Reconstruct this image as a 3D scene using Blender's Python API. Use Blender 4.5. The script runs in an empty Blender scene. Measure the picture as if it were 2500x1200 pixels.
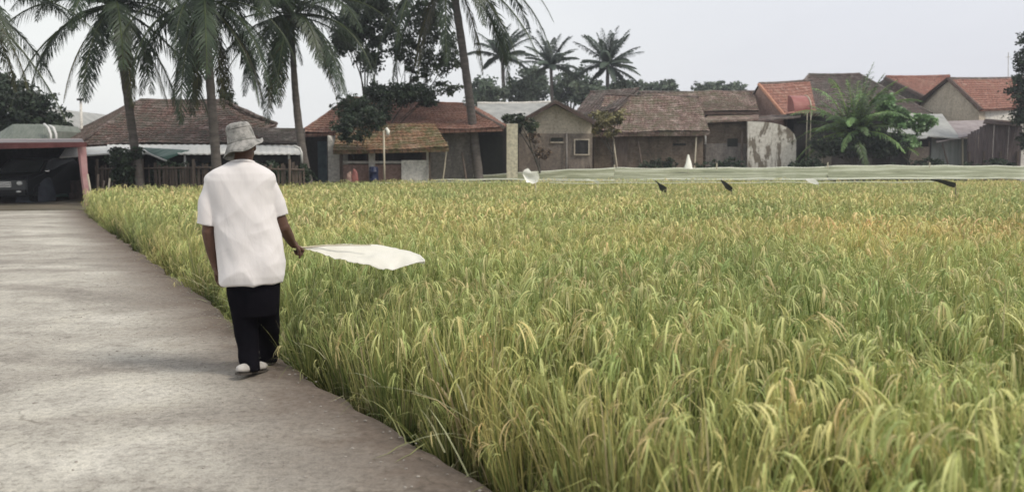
import bpy, bmesh, math, random
from mathutils import Vector, Matrix, noise
import numpy as np
R = math.radians
rnd = random.Random(7)
scn = bpy.context.scene
COL = scn.collection

# ------------------------------------------------------------------ camera model (used to lay out real positions)
F = 2165.0; HCAM = 1.4; PIT = math.atan(205/F)
def P(px, py, D):
    a = (px-1250)/F; b = (600-py)/F
    yy = b*math.sin(PIT)+math.cos(PIT); zz = b*math.cos(PIT)-math.sin(PIT)
    t = D/yy
    return Vector((a*t, D, HCAM+t*zz))
def G(px, py, z0=0.0):
    a = (px-1250)/F; b = (600-py)/F
    yy = b*math.sin(PIT)+math.cos(PIT); zz = b*math.cos(PIT)-math.sin(PIT)
    t = (z0-HCAM)/zz
    return Vector((a*t, yy*t, z0))
def X(px, D): return P(px, 400, D).x
def Z(py, D): return P(1250, py, D).z

# ------------------------------------------------------------------ mesh builder
class MB:
    def __init__(s): s.v = []; s.f = []; s.c = []; s.cur = None
    def add(s, vs, fs, col=None):
        n = len(s.v); s.v.extend([tuple(v) for v in vs])
        for f in fs:
            s.f.append(tuple(i+n for i in f)); s.c.append(col or s.cur)
    def quad(s, a, b, c, d, col=None): s.add([a, b, c, d], [(0, 1, 2, 3)], col)
    def poly(s, pts, col=None): s.add(pts, [tuple(range(len(pts)))], col)
    def box(s, x0, x1, y0, y1, z0, z1, col=None):
        vs = [(x, y, z) for z in (z0, z1) for y in (y0, y1) for x in (x0, x1)]
        s.add(vs, [(0, 2, 3, 1), (4, 5, 7, 6), (0, 1, 5, 4), (2, 6, 7, 3), (0, 4, 6, 2), (1, 3, 7, 5)], col)
    def pbox(s, px0, px1, py0, py1, D, dep=0.2, z0=None, col=None):
        s.box(X(px0, D), X(px1, D), D, D+dep, Z(py1, D) if z0 is None else z0, Z(py0, D), col)
    def prism(s, pts, off, col=None):
        off = Vector(off); n = len(pts); a = [Vector(p) for p in pts]; b = [p+off for p in a]
        s.add(a+b, [tuple(range(n)), tuple(range(2*n-1, n-1, -1))]+[(i, i+n, (i+1) % n+n, (i+1) % n) for i in range(n)], col)
    def tube(s, pts, rads, seg=8, col=None, cap=True):
        pts = [Vector(p) for p in pts]; n = len(pts)
        if not hasattr(rads, '__len__'): rads = [rads]*n
        vs = []; prev = None
        for i, p in enumerate(pts):
            t = (pts[min(i+1, n-1)]-pts[max(i-1, 0)]).normalized()
            if prev is None:
                ref = Vector((0, 1, 0)) if abs(t.y) < .9 else Vector((1, 0, 0)); u = t.cross(ref).normalized()
            else: u = (prev-t*prev.dot(t)).normalized()
            prev = u; w = t.cross(u)
            r = rads[i]; ru, rw = r if hasattr(r, '__len__') else (r, r)
            for k in range(seg):
                a = 2*math.pi*k/seg; vs.append(p+u*math.cos(a)*ru+w*math.sin(a)*rw)
        fs = [(i*seg+k, i*seg+(k+1) % seg, (i+1)*seg+(k+1) % seg, (i+1)*seg+k) for i in range(n-1) for k in range(seg)]
        if cap: fs += [tuple(range(seg-1, -1, -1)), tuple(range((n-1)*seg, n*seg))]
        s.add(vs, fs, col)
    def ell(s, c, r, seg=16, rings=10, col=None, rot=None):
        c = Vector(c); vs = []; 
        for i in range(rings+1):
            th = math.pi*i/rings
            for k in range(seg):
                a = 2*math.pi*k/seg
                q = Vector((r[0]*math.sin(th)*math.cos(a), r[1]*math.sin(th)*math.sin(a), r[2]*math.cos(th)))
                if rot: q = rot @ q
                vs.append(c+q)
        s.add(vs, [(i*seg+k, (i+1)*seg+k, (i+1)*seg+(k+1) % seg, i*seg+(k+1) % seg) for i in range(rings) for k in range(seg)], col)
    def build(s, name, mat, parent=None, smooth=False, uv=True, merge=False):
        o0 = Vector(parent.matrix_basis.translation) if parent is not None else Vector((0, 0, 0))
        inv = None
        if parent is not None:
            inv = parent.matrix_basis.inverted(); q = parent.parent
            m = parent.matrix_basis.copy()
            while q is not None: m = q.matrix_basis @ m; q = q.parent
            inv = m.inverted()
        me = bpy.data.meshes.new(name)
        vs = s.v if inv is None else [tuple(inv @ Vector(v)) for v in s.v]
        me.from_pydata(vs, [], s.f)
        if uv and len(s.f) < 150000:
            ul = me.uv_layers.new(name='UVMap'); data = np.zeros(len(me.loops)*2, dtype=np.float32)
            V = s.v
            for p in me.polygons:
                n = p.normal
                if abs(n.z) > .98: u = Vector((1, 0, 0)); w = Vector((0, 1, 0))
                else:
                    u = Vector((0, 0, 1)).cross(n)
                    if u.length < 1e-6: u = Vector((1, 0, 0))
                    u.normalize(); w = n.cross(u)
                    if w.z < 0: w = -w; u = -u
                    if abs(n.y) > abs(n.x) and u.x < 0: u = -u
                for li in p.loop_indices:
                    co = Vector(V[me.loops[li].vertex_index]); data[li*2] = co.dot(u); data[li*2+1] = co.dot(w)
            ul.data.foreach_set('uv', data)
        if any(c is not None for c in s.c):
            ca = me.color_attributes.new('Col', 'FLOAT_COLOR', 'CORNER'); arr = np.ones((len(me.loops), 4), dtype=np.float32); k = 0
            for f, c in zip(s.f, s.c):
                n = len(f)
                if c is not None: arr[k:k+n, :3] = c
                k += n
            ca.data.foreach_set('color', arr.ravel())
        if merge:
            bm = bmesh.new(); bm.from_mesh(me); bmesh.ops.remove_doubles(bm, verts=bm.verts, dist=1e-4); bm.to_mesh(me); bm.free()
        if smooth: me.polygons.foreach_set('use_smooth', [True]*len(me.polygons))
        me.materials.append(mat)
        o = bpy.data.objects.new(name, me); COL.objects.link(o)
        if parent is not None: o.parent = parent
        return o

def tag(o, label, cat, group=None):
    o['label'] = label; o['category'] = cat
    if group: o['group'] = group
    return o
def thing(name, label, cat, loc, rz=0, group=None):
    o = bpy.data.objects.new(name, None); COL.objects.link(o); o.empty_display_size = .2
    o.matrix_basis = Matrix.Translation(Vector(loc)) @ Matrix.Rotation(rz, 4, 'Z')
    return tag(o, label, cat, group)
def kind(o, k='structure'): o['kind'] = k; return o

# ------------------------------------------------------------------ materials
def nm(name):
    m = bpy.data.materials.new(name); m.use_nodes = True; nt = m.node_tree
    return m, nt, nt.nodes, nt.links, nt.nodes['Principled BSDF']
def ramp(nt, fac, stops):
    r = nt.nodes.new('ShaderNodeValToRGB'); e = r.color_ramp.elements
    while len(e) < len(stops): e.new(.5)
    for i, (p, c) in enumerate(stops): e[i].position = p; e[i].color = (*c, 1)
    nt.links.new(fac, r.inputs[0]); return r.outputs[0]
def noise_n(nt, vec, scale, detail=6, rough=.6, dist=0, stretch=None):
    if stretch:
        mp = nt.nodes.new('ShaderNodeMapping'); mp.inputs['Scale'].default_value = stretch; nt.links.new(vec, mp.inputs[0]); vec = mp.outputs[0]
    n = nt.nodes.new('ShaderNodeTexNoise'); n.inputs['Scale'].default_value = scale; n.inputs['Detail'].default_value = detail
    n.inputs['Roughness'].default_value = rough; n.inputs['Distortion'].default_value = dist
    nt.links.new(vec, n.inputs['Vector']); return n.outputs['Fac']
def mix(nt, fac, a, b, mode='MIX'):
    m = nt.nodes.new('ShaderNodeMix'); m.data_type = 'RGBA'; m.blend_type = mode
    for s, v in ((m.inputs[0], fac), (m.inputs[6], a), (m.inputs[7], b)):
        if isinstance(v, (int, float)): s.default_value = v
        elif isinstance(v, tuple): s.default_value = (*v, 1)
        else: nt.links.new(v, s)
    return m.outputs[2]
def bump(nt, h, strength, dist, bs):
    b = nt.nodes.new('ShaderNodeBump'); b.inputs['Strength'].default_value = strength; b.inputs['Distance'].default_value = dist
    nt.links.new(h, b.inputs['Height']); nt.links.new(b.outputs[0], bs.inputs['Normal'])
def tc(nt, which='Object'):
    return nt.nodes.new('ShaderNodeTexCoord').outputs[which]
def plain(name, c1, c2, scale=3, rough=.8, bs_=.3, bd=.01, metal=0, stretch=None, spec=.3, dist=0.0):
    m, nt, N, L, b = nm(name); v = tc(nt)
    f = noise_n(nt, v, scale, 8, .65, dist, stretch)
    L.new(ramp(nt, f, [(.3, c1), (.7, c2)]), b.inputs['Base Color'])
    b.inputs['Roughness'].default_value = rough; b.inputs['Metallic'].default_value = metal
    b.inputs['Specular IOR Level'].default_value = spec
    f2 = noise_n(nt, v, scale*6, 5, .6, 0, stretch); bump(nt, f2, bs_, bd, b)
    return m
def tile_mat(name, c1, c2, moss, mossamt=.5, scale=.9, mortar=(.015, .013, .012), spot=1.0):
    m, nt, N, L, b = nm(name); uv = tc(nt, 'UV')
    br = N.new('ShaderNodeTexBrick'); br.inputs['Scale'].default_value = 1
    br.inputs['Brick Width'].default_value = .24; br.inputs['Row Height'].default_value = .3
    br.inputs['Mortar Size'].default_value = .012; br.inputs['Bias'].default_value = 0
    br.offset = 0; br.inputs['Color1'].default_value = (*c1, 1); br.inputs['Color2'].default_value = (*c2, 1)
    br.inputs['Mortar'].default_value = (*mortar, 1); L.new(uv, br.inputs['Vector'])
    v = tc(nt)
    f = noise_n(nt, v, scale, 9, .7, .6)
    f1 = noise_n(nt, v, 3.2, 7, .75)
    ff = N.new('ShaderNodeMath'); ff.operation = 'MULTIPLY'; L.new(f, ff.inputs[0]); L.new(f1, ff.inputs[1])
    fr = ramp(nt, ff.outputs[0], [(.30-mossamt*.16, (0, 0, 0)), (.36-mossamt*.10, (1, 1, 1))])
    c = mix(nt, fr, br.outputs[0], moss)
    f3 = noise_n(nt, v, 14, 4, .8); c = mix(nt, .6, c, ramp(nt, f3, [(.3, (.45, .43, .42)), (.7, (1.25, 1.22, 1.2))]), 'MULTIPLY')
    f4 = noise_n(nt, v, 2.3, 8, .85, .6); c = mix(nt, ramp(nt, f4, [(.52, (0, 0, 0)), (.62, (.7*spot, .6*spot, .6*spot))]), c, tuple(min(.5, x*1.1+.17) for x in c2))
    c = mix(nt, ramp(nt, f4, [(.30, (.75*spot, .75*spot, .75*spot)), (.42, (0, 0, 0))]), c, tuple(x*.32 for x in c1))
    L.new(c, b.inputs['Base Color']); b.inputs['Roughness'].default_value = .9; b.inputs['Specular IOR Level'].default_value = .2
    bump(nt, f1, .5, .03, b); return m
def wall_mat(name, base, stain, low=None, scale=1.2, amt=.55, zlow=1.0, brick=False):
    m, nt, N, L, b = nm(name); v = tc(nt)
    f = noise_n(nt, v, scale, 10, .7, .4, (1, 1, .35))
    c = ramp(nt, f, [(amt-.18, stain), (amt+.1, base)])
    if brick:
        br = N.new('ShaderNodeTexBrick'); br.inputs['Scale'].default_value = 1; br.inputs['Brick Width'].default_value = .24; br.inputs['Row Height'].default_value = .09
        br.inputs['Mortar Size'].default_value = .012; br.inputs['Color1'].default_value = (.9, .85, .8, 1); br.inputs['Color2'].default_value = (.6, .5, .45, 1); br.inputs['Mortar'].default_value = (.75, .75, .72, 1)
        L.new(tc(nt, 'UV'), br.inputs['Vector']); c = mix(nt, .8, c, br.outputs[0], 'MULTIPLY')
    f2 = noise_n(nt, v, 9, 6, .7); c = mix(nt, .8, c, ramp(nt, f2, [(.3, (.45, .44, .42)), (.5, (.9, .9, .88)), (.68, (1.25, 1.24, 1.2))]), 'MULTIPLY')
    L.new(c, b.inputs['Base Color']); b.inputs['Roughness'].default_value = .9; b.inputs['Specular IOR Level'].default_value = .15
    bump(nt, f2, .4, .02, b); return m
def leaf_mat(name, c1, c2, trans=.3, rough=.55, scale=1.0, vcol=False, inst=False):
    m, nt, N, L, b = nm(name); g = N.new('ShaderNodeNewGeometry').outputs['Position']
    f = noise_n(nt, g, scale, 5, .7)
    if vcol:
        at = N.new('ShaderNodeAttribute'); at.attribute_name = 'Col'; c = at.outputs['Color']
        c = mix(nt, 1.0, c, ramp(nt, f, [(.3, c1), (.7, c2)]), 'MULTIPLY')
    else: c = ramp(nt, f, [(.35, c1), (.65, c2)])
    if inst:
        a2 = N.new('ShaderNodeAttribute'); a2.attribute_type = 'INSTANCER'; a2.attribute_name = 'tint'
        c = mix(nt, 1.0, c, ramp(nt, a2.outputs['Fac'], [(0, (.72, .86, .74)), (.3, (.88, .97, .88)), (.6, (1.05, 1.05, 1)), (.85, (1.14, 1.08, 1.02)), (1, (1.18, 1.02, 1.0))]), 'MULTIPLY')
    L.new(c, b.inputs['Base Color']); b.inputs['Roughness'].default_value = rough; b.inputs['Specular IOR Level'].default_value = .35
    tr = N.new('ShaderNodeBsdfTranslucent'); L.new(c, tr.inputs[0]); ms = N.new('ShaderNodeMixShader'); ms.inputs[0].default_value = trans
    L.new(b.outputs[0], ms.inputs[1]); L.new(tr.outputs[0], ms.inputs[2]); L.new(ms.outputs[0], N['Material Output'].inputs[0])
    return m
M = {}
M['rice'] = leaf_mat('rice', (.90, .91, .84), (1.38, 1.28, 1.12), .2, .5, .35, True, True)
M['palm'] = leaf_mat('palm_leaf', (.022, .04, .024), (.062, .088, .048), .25, .45, 1.3, True)
M['palmfar'] = leaf_mat('hazed_palm_leaf', (.07, .10, .085), (.12, .155, .12), .25, .55, 1.0, True)  # leaf colour lightened, distance haze painted in
M['treedark'] = leaf_mat('dark_tree_leaf', (.020, .036, .024), (.065, .092, .055), .2, .5, 1.2, True)
M['treemid'] = leaf_mat('mid_tree_leaf', (.03, .05, .03), (.085, .11, .06), .25, .5, 1.2, True)
M['treefar'] = leaf_mat('hazed_tree_leaf', (.08, .115, .09), (.17, .205, .15), .3, .6, .5, True)  # paled green, with the far haze put into the colour
M['yellowleaf'] = leaf_mat('yellow_leaf', (.16, .16, .07), (.32, .28, .16), .25, .6, 2, True)
M['bright'] = leaf_mat('bright_leaf', (.07, .125, .06), (.17, .26, .125), .3, .45, 1.5, True)
M['dry'] = leaf_mat('dry_leaf', (.12, .085, .065), (.28, .22, .17), .2, .7, 2, True)
M['bark'] = plain('palm_bark', (.07, .062, .055), (.17, .15, .135), 2.5, .9, .7, .03, stretch=(1, 1, 3))
M['barkdark'] = plain('dark_bark', (.035, .035, .03), (.10, .09, .075), 3, .9, .7, .03, stretch=(1, 1, .5))
M['tileleft'] = tile_mat('weathered_tile', (.085, .05, .042), (.20, .13, .11), (.10, .092, .075), .6)
M['tilegrey'] = tile_mat('grey_tile', (.13, .105, .095), (.2, .16, .145), (.12, .115, .095), .6)
M['tileorange'] = tile_mat('orange_tile', (.22, .11, .08), (.33, .19, .145), (.22, .14, .10), .12, spot=.75)
M['tilemoss'] = tile_mat('mossy_tile', (.25, .14, .085), (.33, .2, .12), (.13, .125, .06), .62, 1.2)
M['tilebrown'] = tile_mat('brown_tile', (.12, .075, .065), (.31, .22, .185), (.13, .12, .08), .55, 1.1)
M['tiledark'] = tile_mat('dark_tile', (.09, .07, .065), (.17, .125, .11), (.10, .095, .08), .5)
M['tilered'] = tile_mat('red_tile', (.24, .105, .08), (.36, .19, .145), (.28, .17, .12), .1, spot=.75)
M['cream'] = wall_mat('cream_plaster', (.52, .46, .38), (.36, .31, .25), amt=.45)
M['creamdirty'] = wall_mat('dirty_plaster', (.26, .22, .185), (.13, .11, .095), amt=.5)
M['greywall'] = wall_mat('grey_plaster', (.25, .23, .21), (.12, .11, .105), amt=.5)
M['brickwall'] = wall_mat('old_brick', (.24, .20, .165), (.10, .095, .075), amt=.5, brick=True)
M['pinkwall'] = wall_mat('pink_plaster', (.42, .29, .25), (.32, .2, .17), amt=.4)
M['whitewall'] = wall_mat('white_wall', (.70, .68, .64), (.48, .46, .42), amt=.35)
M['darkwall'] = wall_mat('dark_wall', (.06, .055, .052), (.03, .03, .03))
M['brownwall'] = wall_mat('brown_wall', (.12, .085, .07), (.06, .045, .04))
M['peel'] = wall_mat('peeling_plaster', (.62, .60, .54), (.33, .29, .24), scale=1.8, amt=.45)
M['pillar'] = wall_mat('cream_pillar', (.58, .54, .42), (.42, .39, .31), amt=.35)
M['wood'] = plain('weathered_wood', (.07, .055, .045), (.17, .135, .11), 4, .85, .6, .01, stretch=(3, 3, .4))
M['woodpurple'] = plain('dark_planks', (.065, .052, .055), (.16, .13, .125), 4, .85, .6, .01, stretch=(4, 4, .3))
M['bamboo'] = plain('bamboo', (.38, .34, .25), (.58, .53, .42), 6, .6, .2, .004, stretch=(1, 1, .3))
M['fascia'] = plain('dark_red_paint', (.09, .03, .03), (.17, .062, .058), 3, .7, .2, .005)
M['pinkpost'] = plain('pink_paint', (.42, .2, .21), (.52, .34, .33), 3, .7, .3, .005)
M['sheetwhite'] = plain('white_sheet', (.62, .62, .6), (.8, .8, .77), 2, .5, .2, .005, stretch=(4, 1, 1))
M['sheetgrey'] = plain('grey_sheet', (.22, .23, .22), (.4, .4, .38), 1.6, .6, .3, .01)
M['sheetlilac'] = plain('rusty_sheet', (.2, .17, .17), (.36, .32, .32), 1.6, .7, .3, .01)
M['sheetgreen'] = plain('green_sheet', (.12, .15, .125), (.26, .28, .25), 2, .6, .3, .01, stretch=(6, 1, 1))
M['greygreen'] = plain('grey_green_boards', (.16, .18, .165), (.28, .29, .27), 2, .8, .3, .01, stretch=(3, 3, .4))
M['tarpgreen'] = plain('green_tarp', (.02, .07, .05), (.05, .13, .10), 3, .5, .3, .02)
M['tarpblue'] = plain('blue_grey_tarp', (.04, .045, .06), (.09, .1, .125), 3, .5, .5, .03)
M['bluebarrel'] = plain('navy_plastic', (.012, .018, .05), (.03, .04, .09), 4, .4, .1, .002)
M['bluedoor'] = plain('blue_paint', (.05, .08, .10), (.11, .15, .17), 3, .7, .2, .004)
M['redplastic'] = plain('faded_red_plastic', (.24, .075, .065), (.36, .16, .14), 1.5, .5, .2, .01)
M['whitemetal'] = plain('white_metal', (.5, .5, .48), (.72, .72, .7), 4, .5, .2, .003)
M['verge'] = plain('dark_verge', (.05, .035, .03), (.11, .075, .06), 4, .8)
M['vergeorange'] = plain('orange_verge', (.34, .16, .1), (.48, .26, .18), 4, .8)
M['black'] = plain('black_plastic', (.006, .007, .004), (.018, .02, .012), 8, .45, .4, .01)
M['bagwhite'] = plain('white_plastic', (.86, .86, .78), (.93, .93, .87), 5, .45, .5, .02)
M['carpaint'] = plain('dark_car_paint', (.012, .014, .016), (.02, .022, .024), 2, .3, .02, .001, spec=.5)
M['rubber'] = plain('rubber', (.012, .012, .012), (.025, .025, .025), 8, .8)
M['chrome'] = plain('chrome', (.6, .6, .6), (.75, .75, .75), 8, .2, .05, .001, metal=1)
M['lampglass'] = plain('lamp_lens', (.7, .7, .68), (.85, .85, .82), 20, .1, .1, .002, spec=.8)
M['glass'] = plain('dark_glass', (.05, .06, .06), (.08, .09, .09), 2, .08, .02, .001, spec=.8)
M['skin'] = plain('brown_skin', (.085, .045, .032), (.125, .068, .048), 9, .55, .2, .002)
M['hair'] = plain('dark_hair', (.012, .01, .009), (.03, .026, .022), 30, .6)
M['trouser'] = plain('black_cloth', (.004, .004, .006), (.009, .008, .011), 5, 1, .3, .004, spec=.05)
M['shoe'] = plain('pale_shoe', (.34, .32, .30), (.5, .48, .46), 12, .6)
M['sole'] = plain('dark_sole', (.05, .04, .035), (.09, .08, .07), 12, .8)

def shirt_mat():
    m, nt, N, L, b = nm('white_cotton'); v = tc(nt)
    f = noise_n(nt, v, 3, 4, .6); L.new(ramp(nt, f, [(.3, (.66, .635, .63)), (.7, (.74, .71, .705))]), b.inputs['Base Color'])
    b.inputs['Roughness'].default_value = .9; b.inputs['Sheen Weight'].default_value = .15; b.inputs['Specular IOR Level'].default_value = .15
    f2 = noise_n(nt, v, 9, 3, .5, .8, (1, 1, .5)); bump(nt, f2, .35, .02, b); return m
M['shirt'] = shirt_mat()
def flaking():
    m, nt, N, L, b = nm('flaking_plaster'); v = tc(nt)
    f = noise_n(nt, v, .62, 9, .68, .5, (1.9, 1, .55)); f2 = noise_n(nt, v, 5, 7, .7)
    old = ramp(nt, f2, [(.3, (.11, .095, .07)), (.7, (.25, .215, .17))]); new = ramp(nt, f2, [(.3, (.42, .39, .33)), (.6, (.66, .64, .58))])
    L.new(mix(nt, ramp(nt, f, [(.46, (0, 0, 0)), (.49, (1, 1, 1))]), old, new), b.inputs['Base Color']); b.inputs['Roughness'].default_value = .9
    bump(nt, f, .6, .05, b); return m
M['flaking'] = flaking()
def flag_mat():
    m, nt, N, L, b = nm('flag_cloth'); v = tc(nt)
    f = noise_n(nt, v, 6, 4, .6); c = ramp(nt, f, [(.3, (.80, .79, .72)), (.7, (.87, .86, .80))]); L.new(c, b.inputs['Base Color'])
    b.inputs['Roughness'].default_value = .8
    tr = N.new('ShaderNodeBsdfTranslucent'); L.new(c, tr.inputs[0]); ms = N.new('ShaderNodeMixShader'); ms.inputs[0].default_value = .35
    L.new(b.outputs[0], ms.inputs[1]); L.new(tr.outputs[0], ms.inputs[2]); L.new(ms.outputs[0], N['Material Output'].inputs[0]); return m
M['flag'] = flag_mat()
def hat_mat():
    m, nt, N, L, b = nm('mottled_hat_cloth'); v = tc(nt)
    vo = N.new('ShaderNodeTexVoronoi'); vo.inputs['Scale'].default_value = 34; L.new(v, vo.inputs['Vector'])
    f = noise_n(nt, v, 22, 3, .6)
    c = ramp(nt, f, [(.38, (.14, .14, .13)), (.5, (.25, .245, .23)), (.62, (.33, .32, .30))])
    c = mix(nt, ramp(nt, vo.outputs['Distance'], [(.1, (1, 1, 1)), (.25, (0, 0, 0))]), c, (.26, .25, .23))
    L.new(c, b.inputs['Base Color']); b.inputs['Roughness'].default_value = .9
    bump(nt, noise_n(nt, v, 30, 4, .6), .5, .006, b); return m
M['hat'] = hat_mat()
def path_mat():
    m, nt, N, L, b = nm('worn_concrete'); v = tc(nt)
    f = noise_n(nt, v, .6, 7, .55, .9, (.6, 1.25, 1))
    c = ramp(nt, f, [(.30, (.26, .24, .212)), (.44, (.35, .328, .29)), (.56, (.455, .435, .385)), (.68, (.55, .53, .475))])
    f2 = noise_n(nt, v, 2.6, 9, .7, .3); c = mix(nt, .8, c, ramp(nt, f2, [(.3, (.55, .53, .52)), (.5, (1, 1, 1)), (.7, (1.2, 1.2, 1.17))]), 'MULTIPLY')
    f3 = noise_n(nt, v, 22, 8, .8); c = mix(nt, .85, c, ramp(nt, f3, [(.36, (.52, .50, .48)), (.5, (1, 1, 1)), (.64, (1.22, 1.2, 1.18))]), 'MULTIPLY')
    f4 = noise_n(nt, v, 90, 3, .7); c = mix(nt, .6, c, ramp(nt, f4, [(.34, (.6, .58, .56)), (.52, (1, 1, 1)), (.68, (1.25, 1.23, 1.2))]), 'MULTIPLY')
    # mud trodden along the field side, darkened further to paint in the rice's shade
    at = N.new('ShaderNodeAttribute'); at.attribute_name = 'mud_shade'
    mth = N.new('ShaderNodeMath'); mth.operation = 'MULTIPLY_ADD'; L.new(f2, mth.inputs[0]); mth.inputs[1].default_value = .9; mth.inputs[2].default_value = -.45
    ad = N.new('ShaderNodeMath'); ad.operation = 'ADD'; L.new(at.outputs['Fac'], ad.inputs[0]); L.new(mth.outputs[0], ad.inputs[1]); ad.use_clamp = True
    c = mix(nt, ramp(nt, ad.outputs[0], [(.12, (0, 0, 0)), (.8, (1, 1, 1))]), c, ramp(nt, f3, [(.3, (.095, .075, .06)), (.7, (.21, .17, .14))]))
    vo = N.new('ShaderNodeTexVoronoi'); vo.feature = 'DISTANCE_TO_EDGE'; vo.inputs['Scale'].default_value = .42
    wv = N.new('ShaderNodeVectorMath'); wv.operation = 'ADD'; nz = N.new('ShaderNodeTexNoise'); nz.inputs['Scale'].default_value = 1.6; nz.inputs['Detail'].default_value = 8; L.new(v, nz.inputs['Vector']); L.new(nz.outputs['Color'], wv.inputs[0]); L.new(v, wv.inputs[1]); L.new(wv.outputs[0], vo.inputs['Vector'])
    crk = ramp(nt, vo.outputs['Distance'], [(.0, (.35, .33, .3)), (.007, (1, 1, 1))]); c = mix(nt, ramp(nt, f2, [(.45, (0, 0, 0)), (.6, (.7, .7, .7))]), c, mix(nt, 1.0, c, crk, 'MULTIPLY'))
    L.new(c, b.inputs['Base Color']); b.inputs['Roughness'].default_value = .88; b.inputs['Specular IOR Level'].default_value = .25
    a2 = N.new('ShaderNodeMath'); a2.operation = 'ADD'; L.new(f3, a2.inputs[0]); L.new(f4, a2.inputs[1]); bump(nt, a2.outputs[0], .6, .012, b)
    return m
M['path'] = path_mat()
M['mud'] = plain('paddy_mud', (.022, .018, .013), (.07, .055, .04), 3, .8, .8, .05)
M['earth'] = plain('village_earth', (.09, .085, .06), (.2, .17, .13), .7, .95, .8, .05)
def net_mat():
    m, nt, N, L, b = nm('pale_netting'); v = tc(nt)
    f = noise_n(nt, v, 1.1, 8, .7, .5, (.18, 1, 3.5))
    f2 = noise_n(nt, v, 9, 4, .7, .3, (.15, 1, 3))
    c = ramp(nt, f, [(.36, (.14, .16, .085)), (.5, (.28, .30, .185)), (.62, (.48, .50, .38))])
    c = mix(nt, .6, c, ramp(nt, f2, [(.3, (.75, .78, .7)), (.7, (1.2, 1.2, 1.15))]), 'MULTIPLY')
    L.new(c, b.inputs['Base Color']); b.inputs['Roughness'].default_value = .7
    tp = N.new('ShaderNodeBsdfTransparent'); ms = N.new('ShaderNodeMixShader')
    L.new(ramp(nt, f2, [(.35, (.0, .0, .0)), (.75, (.6, .6, .6))]), ms.inputs[0])
    L.new(b.outputs[0], ms.inputs[1]); L.new(tp.outputs[0], ms.inputs[2]); L.new(ms.outputs[0], N['Material Output'].inputs[0]); return m
M['net'] = net_mat()
M['rope'] = plain('pale_rope', (.5, .52, .42), (.66, .68, .56), 8, .7)

# ------------------------------------------------------------------ ground, path
edge_px = [(1330, 1290), (1200, 1195), (1010, 1065), (850, 975), (690, 868), (560, 775), (470, 702), (380, 640), (290, 580), (222, 530), (205, 512)]
edge = [G(*p) for p in edge_px]
edge[0:0] = [edge[0]+(edge[0]-edge[1])*1.2]
def densify(pts, step=.12, jit=.0):
    out = []
    for a, b in zip(pts, pts[1:]):
        n = max(1, int((b-a).length/step))
        for i in range(n): out.append(a.lerp(b, i/n))
    out.append(pts[-1]); return out
edge_d = densify(edge)
def edge_jit(p, k=0): return (noise.noise(Vector((p.x*1.7, p.y*1.7, k)))*.10+noise.noise(Vector((p.x*7, p.y*7, k)))*.035)
pm = MB(); cols = []
offs = [0, .08, .2, .4, .7, 1.1, 1.8, 3, 6, 12, 25]
rows = []
nrm = []
for i, p in enumerate(edge_d):
    t = (edge_d[min(i+3, len(edge_d)-1)]-edge_d[max(i-3, 0)]).normalized(); n = Vector((-t.y, t.x, 0))
    if n.x > 0: n = -n
    nrm.append(n)
# far tail of the yard going on under the carport
vs = []; mud_shade = []
EN = len(edge_d)
for i, p in enumerate(edge_d):
    n = Vector((-1, -.25, 0)).normalized()
    for j, o in enumerate(offs):
        q = p+n*(o+(edge_jit(p) if j < 4 else 0)); vs.append((q.x, q.y, -.03 if j == 0 else (-.008 if j == 1 else 0)))
        mud_shade.append(max(0, 1-o/1.0)*.95)
fs = [(i*11+j, i*11+j+1, (i+1)*11+j+1, (i+1)*11+j) for i in range(EN-1) for j in range(10)]
# bank dropping to the paddy
base = len(vs)
for i, p in enumerate(edge_d):
    n = Vector((-1, -.25, 0)).normalized(); q = p+n*edge_jit(p)
    vs.append((q.x, q.y, -.03)); mud_shade.append(1); q2 = p-n*(.10+.05*noise.noise(Vector((p.x*4, p.y*4, 9)))); vs.append((q2.x, q2.y, -.37)); mud_shade.append(1.3)
fs += [(base+2*i, base+2*i+2, base+2*i+3, base+2*i+1) for i in range(EN-1)]
pm.add(vs, fs); po = pm.build('path', M['path'], uv=False); kind(po)
wa = po.data.attributes.new('mud_shade', 'FLOAT', 'POINT'); wa.data.foreach_set('value', mud_shade)
po.data.polygons.foreach_set('use_smooth', [True]*len(po.data.polygons))
gm = MB(); gm.quad((-400, -60, -.36), (400, -60, -.36), (400, 900, -.36), (-400, 900, -.36)); kind(gm.build('ground', M['mud']))
# village ground beyond the field
farL = G(205, 512)
vg = MB(); vpts = [Vector((-120, farL.y+.2, -.004)), Vector((farL.x+.4, farL.y+.2, -.004)), Vector((P(230, 400, 28.2).x, 28.2, -.004)), Vector((P(1000, 400, 39.3).x, 39.3, -.004)), Vector((60, 40.2, -.004)), Vector((160, 40.2, -.004)), Vector((160, 500, -.004)), Vector((-160, 500, -.004))]
vg.prism(vpts, (0, 0, -.4)); kind(vg.build('village_ground', M['earth']))

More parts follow.
